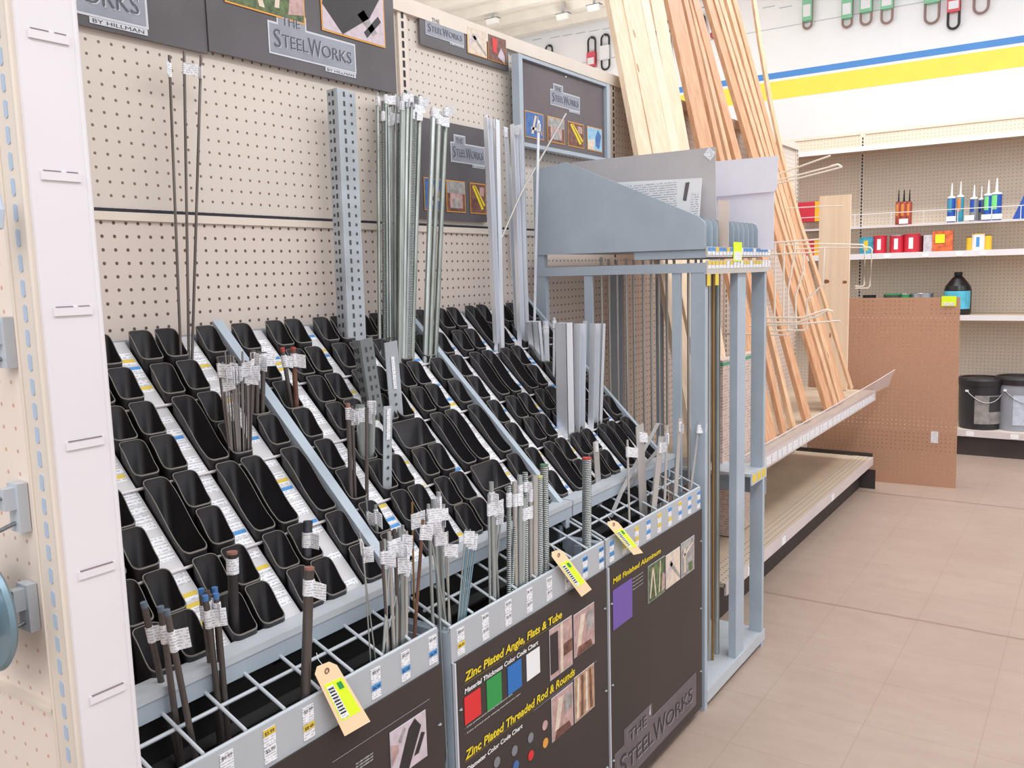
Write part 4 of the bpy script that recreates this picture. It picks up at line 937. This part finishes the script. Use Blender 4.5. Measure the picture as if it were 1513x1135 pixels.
# carton behind the rack
a = on((1068, 533), 'y', 1.115); b_ = on((1118, 533), 'y', 1.115); cx0 = a.x
c = MB().box((cx0, 1.115, .617), (b_.x, 1.15, a.z), cartontext); c.box((cx0-.001, 1.114, a.z-.02), (b_.x+.001, 1.151, a.z-.008), mat('green band', (72, 160, 124), .5))
tag(c.obj('carton'), 'printed pinkish carton with green band on the lumber shelf behind the rod rack', 'carton')
a = on((1068, 650), 'y', 1.35)
c = MB().box((a.x, 1.3, .19), (a.x+.34, 1.5, .42), cartontext)
tag(c.obj('carton'), 'printed pinkish carton on the bottom deck seen through the rod rack', 'carton')
# wire dividers / arms
wire_m = mat('cream coated wire', (240, 230, 218), .4, var=.02)
def wires(name, label, segs, x=None, y=None, r=.004, group=None):
    b = MB()
    for s in segs: b.tube([on(p, 'x', x) if not isinstance(p, Vector) else p for p in s], r, wire_m, 6)
    return tag(b.obj(name), label, 'wire rack', group)
def c5b(x, y): return (1000+x*.1983, 200+y*.1983)
def wthing(name, loc, label, lists):
    t = thing(name, loc, label, 'wire rack')
    for nm, x, segs, r in lists:
        for s in segs: MB().tube([on(p, 'x', x) for p in s], r, wire_m, 6).obj(nm, t)
    return t
wthing('wire_rack_arm', (3.9, 1.5, 1.5), 'upper white wire arms jutting out above the lumber', [('wire_arm', 3.9, [[(1120, 272), (1151, 257), (1227, 230)], [(1120, 275), (1151, 266), (1236, 244)], [(1120, 279), (1151, 271), (1244, 247)]], .004), ('wire_tip', 3.9, [[(1227, 246), (1238, 243), (1244, 247)]], .005)])
wb = thing('wire_basket', (4.0, 1.3, 1.3), 'cream wire basket divider hanging around the mouldings', 'wire rack')
def wp(pts, x, r=.004): MB().tube([on(p, 'x', x) for p in pts], r, wire_m, 6).obj('wire', wb)
XBK, XBF = 4.55, 3.7
wp([c5b(700, 885), c5b(920, 880), c5b(1060, 868)], XBF); wp([c5b(720, 800), c5b(870, 790), c5b(1060, 775)], XBF)
wp([c5b(740, 820), c5b(1060, 808), c5b(1385, 815), c5b(1400, 830), c5b(1400, 1110), c5b(1385, 1125), c5b(1330, 1125)], XBK); wp([c5b(870, 850), c5b(1100, 838), c5b(1440, 835), c5b(1455, 850), c5b(1440, 1120), c5b(1425, 1138), c5b(1330, 1140)], XBK)
for x in (735, 800): wp([c5b(x, 800), c5b(x-8, 1400 if x == 735 else 1420)], XBF)
wp([c5b(880, 795), c5b(880, 860), c5b(830, 1150), c5b(830, 1460)], XBF); wp([c5b(945, 880), c5b(945, 1000), c5b(885, 1200), c5b(890, 1440)], XBF)
wp([c5b(1100, 840), c5b(1090, 1110), c5b(970, 1220), c5b(970, 1440), c5b(955, 1452), c5b(700, 1458)], XBF)
wp([c5b(700, 1485), c5b(815, 1490), c5b(825, 1480)], XBF); wp([c5b(735, 1350), c5b(740, 1450)], XBF)
wp([c5b(590, 1395), c5b(900, 1395), c5b(1060, 1345), c5b(1120, 1300)], XBF, .005); wp([c5b(600, 1360), c5b(940, 1358), c5b(1110, 1300), c5b(1160, 1312)], XBF, .005)
wp([c5b(540, 1420), c5b(860, 1410), c5b(1215, 1382)], XBF, .004); wp([c5b(300, 1480), c5b(570, 1480)], XBF, .004)
wp([c5b(820, 545), c5b(1060, 530), c5b(1240, 525)], XBK, .003)
# brown pegboard sheet
bs = MB(); Pq = [(5.72, 1.56, 0), (5.78, .686, 0), (5.79, .70, 1.158), (5.73, 1.56, 1.158)]
bs.prism(Pq, (.004, 0, 0), peg_brown); bo = tag(bs.obj('pegboard_sheet'), 'large brown perforated hardboard sheet standing at the end of the lumber shelves', 'pegboard')
q = on((1405, 445), 'x', 5.783); c = MB().box((5.776, q.y-.03, q.z-.03), (5.779, q.y+.05, q.z+.03), lime); c.box((5.775, q.y-.02, q.z-.025), (5.777, q.y+.04, q.z-.008), plab); c.obj('sale_sticker', bo)
q = on((1381, 646), 'x', 5.78); MB().box((5.771, q.y-.02, q.z-.035), (5.774, q.y+.02, q.z+.035), plab).obj('barcode_sticker', bo)

# ================================================================ FAR GONDOLA
XL, XP = 6.84, 7.2
fg = thing('far_gondola', (XP, 1, 0), 'beige shelving unit along the far wall with caulk, cans and pails', 'shelving')
y0, y1 = -.6, 2.6
seamy = on((1273, 300), 'x', XP).y
for a, b in ((y0, seamy-.02), (seamy+.02, y1)):
    MB().box((XP, a, .15), (XP+.012, b, 2.36), peg_far).obj('pegboard_panel', fg)
    MB().box((XP-.01, a, 2.35), (XP+.03, b, 2.37), beige).obj('top_rail', fg)
b = MB().box((XP-.006, seamy-.02, 0), (XP+.03, seamy+.02, 2.37), beige); z = .1
while z < 2.33: b.box((XP-.008, seamy-.005, z), (XP-.005, seamy+.005, z+.017), slot_k); z += .0254
b.obj('upright', fg)
def shelf(z, xl, name='shelf', lip=.036, m=white_en):
    b = MB().box((xl, y0, z-.012), (XP, y1, z), beige_d); b.box((xl-.006, y0, z-lip), (xl, y1, z+.001), m)
    yy = y0+.3
    o = b.obj(name, fg)
    return o
def zat(py, x): return on((1450, py), 'x', x).z
zc = zat(199, 6.84); shelf(zc, 6.84, 'canopy_shelf', .034); z2 = zat(369.5, 6.84); shelf(z2, 6.84, 'shelf', .04); z3 = zat(466, 6.84); shelf(z3, 6.84, 'shelf', .036); z4 = zat(637, 6.82)
b = MB().box((6.82, y0, z4-.012), (XP, y1, z4), beige); b.box((6.814, y0, z4-.045), (6.82, y1, z4+.001), lip_m); b.obj('bottom_deck', fg)
MB().box((6.85, y0, 0), (6.87, y1, z4-.04), kick_m).obj('kick_plate', fg)
for px_, z in ((1310, z2), (1367, z2), (1417, z2), (1452, z2)):
    q = on((px_, 375), 'x', 6.83); MB().box((6.832, q.y-.02, z-.036), (6.834, q.y+.02, z-.01), paper).obj('shelf_tag', fg)
for px_ in (1433, 1499): q = on((px_, 645), 'x', 6.81); MB().box((6.811, q.y-.025, z4-.04), (6.814, q.y+.025, z4-.008), paper).obj('shelf_tag', fg)
# wire shelf
XWf = 6.9; zw0 = zat(327, XWf); zw1 = zat(307, XWf)
for z in (zw0, zw0-.008, zw1): MB().tube([(XWf, y0, z), (XWf, y1-.6, z)], .0035, white_en, 6).obj('fence_wire', fg)
yy = .1
for px_ in (1263, 1317, 1365, 1415, 1465, 1508): q = on((px_, 320), 'x', XWf); MB().tube([(XWf, q.y, zw0), (XWf, q.y, zw1)], .003, white_en, 6).obj('fence_wire', fg)
MB().box((XWf, y0, zw0-.008), (XP, y1-.6, zw0-.003), mat('clear shelf', (200, 190, 180), .3, var=0, alpha=.5)).obj('wire_shelf', fg)
def yat(px_, x=6.98, py=300): return on((px_, py), 'x', x).y
# caulk tubes
def caulk(px_, wpx, hpx, body, tip, label, band=None, xx=6.97, group=None):
    q = on((px_, 325), 'x', xx); s = ((q-CP).dot(fw))/F_PX; r = wpx*s/2; H = hpx*s
    t = thing('caulk_tube', (xx, q.y, zw0), label, 'caulk tube', group)
    prof = [(0, 0), (r, 0), (r, H*.25), (r, H*.62), (r*.9, H*.66), (r*.3, H*.68)]
    MB().lathe(prof, (xx, q.y, zw0), body, 14, [body, body, body, tip if tip is wtext else body, tip]).obj('body', t)
    if band:
        b = MB(); V = []
        for j in range(5):
            a = math.pi*(.72+.34*j/4); V += [(xx+r*1.02*math.cos(a), q.y+r*1.02*math.sin(a), zw0+H*.27), (xx+r*1.02*math.cos(a), q.y+r*1.02*math.sin(a), zw0+H*.6)]
        b.add(V, [(2*j, 2*j+1, 2*j+3, 2*j+2) for j in range(4)], band, True).obj('label', t)
    MB().lathe([(r*.3, H*.68), (r*.22, H*.85), (r*.12, H), (0, H)], (xx, q.y, zw0), tip, 10).obj('nozzle', t)
    return t
cb1 = mat('blue tube', (36, 84, 180), .35); cb2 = mat('teal tube', (62, 150, 178), .35); cbr = mat('red brown tube', (168, 74, 62), .35); cor = mat('orange band', (222, 140, 72), .4)
cgr = mat('lime band', (120, 216, 130), .4); cgy = mat('grey tube', (140, 142, 146), .4)
for i, px_ in enumerate((1327, 1335, 1343)): caulk(px_, 8 if i != 1 else 10, 52, cbr, dark, 'red-orange glue tube with black nozzle on the wire shelf, %s' % PL[i].replace('most', ' one of three'), cor, group='red-orange glue tubes')
caulk(1405, 11, 58, cb1, wtext, 'blue caulk tube, leftmost on the wire shelf', cb2); caulk(1418, 10, 60, cb2, wtext, 'teal caulk tube second from left on the wire shelf', cor)
caulk(1438, 11, 54, cgy, wtext, 'grey and blue caulk tube in the middle of the wire shelf', cb1); caulk(1449, 8, 52, cgy, wtext, 'grey caulk tube partly hidden by lime-banded tubes', cb1, xx=7.03)
caulk(1459, 12, 60, cb1, wtext, 'blue caulk tube with lime band, left one of two', cgr); caulk(1471, 15, 62, cb1, wtext, 'blue caulk tube with lime band, right one of two', cgr)
q = on((1510, 322), 'x', 6.98)
b = MB(); b.hexa([(6.98, q.y-.12, zw0), (7.0, q.y-.12, zw0), (7.0, q.y+.06, zw0), (6.98, q.y+.06, zw0), (6.98, q.y-.06, zw0+.2), (7.0, q.y-.06, zw0+.2), (7.0, q.y-.02, zw0+.2), (6.98, q.y-.02, zw0+.2)], cb1)
tag(b.obj('blue_pouch'), 'blue pouch leaning at the right photo edge on the wire shelf', 'pouch')
for px_ in (1335, 1405, 1432, 1457, 1473): q = on((px_, 322), 'x', XWf-.01); MB().box((XWf-.008, q.y-.03, zw0+.01), (XWf-.006, q.y+.03, zw0+.045), paper).obj('shelf_tag', fg)
# cans on the second shelf
def can(px_, wpx, hpx, z, body, label, lid=None, lab=None, xx=6.93, py=368, name='paint_can', cat='can', group=None):
    q = on((px_, py), 'x', xx); s = ((q-CP).dot(fw))/F_PX; r = wpx*s/2; H = hpx*s; lid = lid or body
    t = thing(name, (xx, q.y, z), label, cat, group)
    b = MB().lathe([(0, 0), (r, 0), (r, H*.1), (r, H*.9), (r, H)], (xx, q.y, z), body, 20); b.obj('body', t)
    MB().lathe([(r*1.03, H*.95), (r*1.03, H), (r*.9, H), (r*.88, H*.97), (0, H*.97)], (xx, q.y, z), lid, 20).obj('lid', t)
    if lab:
        b = MB(); n = 7; a0 = math.pi*.93; a1 = math.pi*1.10; V = []
        for j in range(n):
            a = a0+(a1-a0)*j/(n-1); V += [(xx+r*1.01*math.cos(a), q.y+r*1.01*math.sin(a), z+H*.2), (xx+r*1.01*math.cos(a), q.y+r*1.01*math.sin(a), z+H*.8)]
        b.add(V, [(2*j, 2*j+1, 2*j+3, 2*j+2) for j in range(n-1)], lab, True).obj('label', t)
    return t
cred = mat('crimson can', (206, 44, 66), .35, var=.05); cyl = mat('yellow can', (232, 190, 50), .4); ctl = mat('turquoise tub', (70, 168, 196), .35, var=.2, scale=30)
grn = mat('green lid', (40, 150, 86), .4); slv = mat('silver tin', (188, 188, 192), .3, .8); org = mat('orange pack', (224, 110, 66), .4, var=.2, scale=30)
can(1281, 22, 24, z2, ctl, 'turquoise tub with yellow print, leftmost on the can shelf', lab=cyl)
can(1300, 19, 26, z2, cred, 'crimson can right beside the turquoise tub', lab=paper); can(1325, 20, 26, z2, cred, 'crimson can in the middle of the three', slv, paper); can(1347, 22, 27, z2, cred, 'crimson can at the right of the three', lab=paper)
can(1360, 8, 24, z2, mat('dark red tin', (130, 30, 40), .4), 'narrow dark red tin beside the crimson cans', xx=6.97)
q = on((1372, 368), 'x', 6.92); tag(MB().box((6.92, q.y-.035, z2), (6.97, q.y+.035, z2+.12), mat('grey carded pack', (206, 204, 214), .4, var=.15, scale=30)).obj('carded_pack'), 'grey and blue carded pack left of the orange one', 'packet')
q = on((1390, 368), 'x', 6.92); o = tag(MB().box((6.91, q.y-.075, z2), (6.96, q.y+.055, z2+.145), org).obj('orange_pack'), 'orange-red pack with lime price sticker on the can shelf', 'packet'); MB().box((6.905, q.y-.025, z2+.06), (6.909, q.y+.035, z2+.12), lime).obj('sale_sticker', o)
can(1434, 12, 20, z2, cyl, 'small yellow and black can, left of the white one', slot_m); can(1445, 17, 24, z2, paper, 'white can with blue label at the right of the can shelf', cyl, blu, xx=6.91); can(1459, 11, 22, z2, cyl, 'small yellow can right of the white can', slot_m)
# red/yellow boxes at the left
for (zz, hh, lb) in ((zat(318, 6.95)+.02, .15, 'red and yellow carton stack at the left of the wire shelf, upper'), (z2, .13, 'red and yellow carton on the can shelf behind the mouldings')):
    q = on((1197, 320), 'x', 6.95)
    b = MB().box((6.95, q.y-.035, zz), (7.1, q.y+.12, zz+hh), cred); b.box((6.945, q.y-.10, zz), (7.1, q.y-.036, zz+hh), mat('amber side', (240, 180, 50), .4)); tag(b.obj('carton'), lb, 'carton')
# third shelf
can(1297, 22, 9, z3, grn, 'green-lidded can behind the brown sheet, left one', xx=6.93, py=464).location
can(1318, 24, 30, z3, mat('dark can', (70, 72, 70), .5), 'green-topped paint can behind the brown sheet, centre', grn, xx=6.93, py=464) ; can(1337, 20, 30, z3, grn, 'green can next to the silver one behind the brown sheet', slv, xx=6.97, py=464)
can(1362, 30, 31, z3, slv, 'silver-lidded can behind the brown sheet top edge', slv, xx=6.93, py=464); can(1284, 18, 28, z3, dark, 'dark can at the left behind the brown sheet', xx=6.95, py=464)
q = on((1414, 462), 'x', 6.95); s = ((q-CP).dot(fw))/F_PX; r = 18.5*s; H = 62*s
jg = thing('plastic_jug', (6.95, q.y, z3), 'black plastic jug with blue and white label on the middle shelf', 'jug')
jb = mat('glossy black jug', (30, 28, 30), .25)
MB().lathe([(0, 0), (r*.95, 0), (r, H*.04), (r, H*.58), (r*.9, H*.68), (r*.5, H*.84), (r*.25, H*.92), (r*.25, H), (0, H)], (6.95, q.y, z3), jb, 24).obj('body', jg)
MB().lathe([(r*.3, H*.92), (r*.3, H*1.0), (0, H*1.0)], (6.95, q.y, z3), dark, 14).obj('cap', jg)
b = MB(); V = []
for j in range(9):
    a = math.pi*.62+math.pi*.76*j/8; V += [(6.95+r*1.01*math.cos(a), q.y+r*1.01*math.sin(a), z3+H*.14), (6.95+r*1.01*math.cos(a), q.y+r*1.01*math.sin(a), z3+H*.56)]
b.add(V, [(2*j, 2*j+1, 2*j+3, 2*j+2) for j in range(8)], mat('jug label blue', (90, 190, 220), .4, var=.1, scale=20), True); b.obj('label', jg)
# pails
def pail(px_, wpx, hpx, body, lid, label, xx, lab):
    q = on((px_, 632), 'x', xx-.14); s = ((q-CP).dot(fw))/F_PX; r = wpx*s/2; H = hpx*s; q = on((px_, 632), 'x', xx)
    t = thing('pail', (xx, q.y, z4), label, 'pail'); c = (xx, q.y, z4)
    MB().lathe([(0, 0), (r*.93, 0), (r*.94, H*.06), (r, H*.86), (r*1.02, H*.88), (r, H*.9)], c, body, 28).obj('body', t)
    MB().lathe([(r*1.04, H*.86), (r*1.05, H*.96), (r*1.0, H), (r*.93, H), (r*.9, H*.975), (0, H*.975)], c, lid, 28).obj('lid', t)
    b = MB(); V = []
    for j in range(12):
        a = math.pi*.95+math.pi*.48*j/11; rr_ = r*1.005; V += [(c[0]+rr_*.96*math.cos(a), c[1]+rr_*.96*math.sin(a), c[2]+H*.12), (c[0]+rr_*.99*math.cos(a), c[1]+rr_*.99*math.sin(a), c[2]+H*.68)]
    lo = b.add(V, [(2*j, 2*j+1, 2*j+3, 2*j+2) for j in range(11)], lab, True).obj('label', t)
    b = MB(); V = []
    for j in range(6):
        a = math.pi*1.16+math.pi*.24*j/5; rr_ = r*1.012; V += [(c[0]+rr_*.97*math.cos(a), c[1]+rr_*.97*math.sin(a), c[2]+H*.36), (c[0]+rr_*.99*math.cos(a), c[1]+rr_*.99*math.sin(a), c[2]+H*.66)]
    b.add(V, [(2*j, 2*j+1, 2*j+3, 2*j+2) for j in range(5)], mat('label dark block', (60, 56, 60), .5), True).obj('label_panel', t)
    a = math.pi*.83; e_ = Vector((c[0]+r*1.02*math.cos(a), c[1]+r*1.02*math.sin(a), c[2]+H*.76))
    MB().lathe([(0, -.006), (.012, -.006), (.012, .006), (0, .006)], e_, paper, 10).obj('handle_ear', t)
    hp_ = []
    for j in range(10):
        aa = math.pi*.83+(math.pi*.6)*j/9; hp_.append((c[0]+r*1.03*math.cos(aa), c[1]+r*1.03*math.sin(aa), e_.z-math.sin(j/9*math.pi)*H*.22))
    MB().tube(hp_, .003, slv, 5).obj('handle', t)
pail(1447, 60, 76, mat('black pail', (44, 42, 46), .4), mat('black lid', (40, 36, 40), .45), 'black plastic pail with grey label on the bottom shelf', 6.98, mat('grey label', (150, 146, 144), .5, var=.15, scale=25))
pail(1503, 62, 80, mat('grey pail', (150, 154, 164), .4), MATS['black lid'], 'grey plastic pail with black lid at the right photo edge', 7.02, mat('pale label', (196, 204, 220), .5, var=.1, scale=25))

# ================================================================ BELTS ON THE FAR WALL
def belt(px_, pt, pb, wpx, col, sleeve, label, sl=(.1, .55)):
    a, b_ = on((px_, pt), 'x', XW-.03), on((px_, pb), 'x', XW-.03); s = ((a-CP).dot(fw))/F_PX; w = wpx*s/2
    t = thing('drive_belt', (XW-.03, a.y, b_.z), label, 'belt', 'drive belts hanging on the far wall')
    P = []; h = (a.z-b_.z)
    for i in range(9): an = math.pi*i/8; P.append((XW-.03, a.y+w*math.cos(an), a.z-w+w*math.sin(an)))
    for i in range(9): an = math.pi+math.pi*i/8; P.append((XW-.03, a.y+w*math.cos(an), b_.z+w+w*math.sin(an)))
    MB().tube(P, .010, col, 6, closed=True).obj('belt_loop', t)
    if sleeve:
        z1 = a.z-h*sl[0]; z0 = a.z-h*sl[1]
        b = MB().box((XW-.055, a.y-w*1.15, z0), (XW-.012, a.y+w*1.15, z1), sleeve); b.box((XW-.058, a.y-w*.9, z0+(z1-z0)*.15), (XW-.054, a.y+w*.9, z0+(z1-z0)*.6), paper); b.obj('card_sleeve', t)
    MB().tube([(XW-.06, a.y, a.z-w*.3), (XW, a.y, a.z-w*.3)], .005, slv, 6).obj('wall_hook', t)
bk = mat('black rubber', (52, 50, 54), .6); bbr = mat('brown rubber', (158, 128, 122), .6); gs = mat('green sleeve', (140, 206, 166), .5); rs = mat('red sleeve', (226, 92, 106), .5)
belt(1194, -30, 42, 12, bbr, gs, 'brown belt in green card sleeve, leftmost of the belts right of the lumber', (.3, .85))
belt(1253, -30, 40, 13, bbr, gs, 'brown belt in green card sleeve, second right of the lumber', (.3, .82)); belt(1281, -35, 36, 15, bbr, gs, 'pale brown belt in green card sleeve, third right of the lumber', (.3, .75))
belt(1312, -35, 34, 15, bbr, gs, 'brown belt in green card sleeve, fourth right of the lumber', (.3, .70)); belt(1379, -40, 34, 19, bbr, gs, 'wide brown loop belt hanging below a green sleeve', (.2, .6))
belt(1411, -30, 42, 15, bk, rs, 'black belt in a red card sleeve at upper right', (.3, .66)); belt(1452, -50, 19, 19, bbr, gs, 'brown loop belt at the far upper right', (.1, .5))
belt(874, 55, 100, 12, bk, rs, 'black belt in red card sleeve left of the lumber', (.5, .98)); belt(894, 51, 103, 13, bk, paper, 'black belt in white card sleeve left of the lumber', (.32, .72))
belt(811, 67, 105, 11, bk, None, 'black belt loop just above the pegboard top rail'); belt(984, 32, 92, 14, bk, paper, 'black belt seen between the pale and orange lumber', (.3, .7))
belt(1036, 23, 57, 11, bk, rs, 'black belt in red sleeve between reddish and right-hand lumber', (.35, .98)); belt(1055, 30, 56, 9, mat('red belt', (200, 80, 90), .6), paper, 'small red belt left of the right-hand moulding bundle', (.3, .7))
tk = MB()
for i, px_ in enumerate((793, 820, 838, 857, 877, 897, 1040, 1045, 1135, 1160)):
    q = on((px_, 58-i*3.2 if i < 6 else 10), 'x', XW)
    tag(MB().box((XW-.003, q.y-.06, q.z-.006), (XW, q.y+.05, q.z+.0), mat('pale grey print', (190, 190, 194), .6, var=0)).obj('wall_label'), 'small printed number label on the far wall above the belts', 'label', 'number labels on the far wall')
# ceiling lamps glimpsed over the rail
for i, (px_, py) in enumerate(((832, 27), (728, 34), (878, 14))):
    q = on((px_, py), 'z', 3.70); w = .12
    t = thing('ceiling_lamp', (q.x, q.y, 3.7), 'small white ceiling fixture, %s' % ['largest, over the framed header sign', 'leftmost near the top rail', 'rightmost beside the pale lumber'][i], 'lamp')
    MB().box((q.x-.03, q.y-.07, 3.735), (q.x+.03, q.y+.07, 3.742), inkg).obj('mount', t)
    MB().prism([(q.x-.03, q.y-.06, 3.735), (q.x+.03, q.y-.06, 3.735), (q.x+.015, q.y-.06, 3.69), (q.x-.015, q.y-.06, 3.69)], (0, .12, 0), mat('lamp housing', (248, 246, 244), .4, var=0)).obj('housing', t)
    MB().box((q.x-.006, q.y-.01, 3.742), (q.x+.006, q.y+.01, 3.83), steel2).obj('hanger', t)
finish()
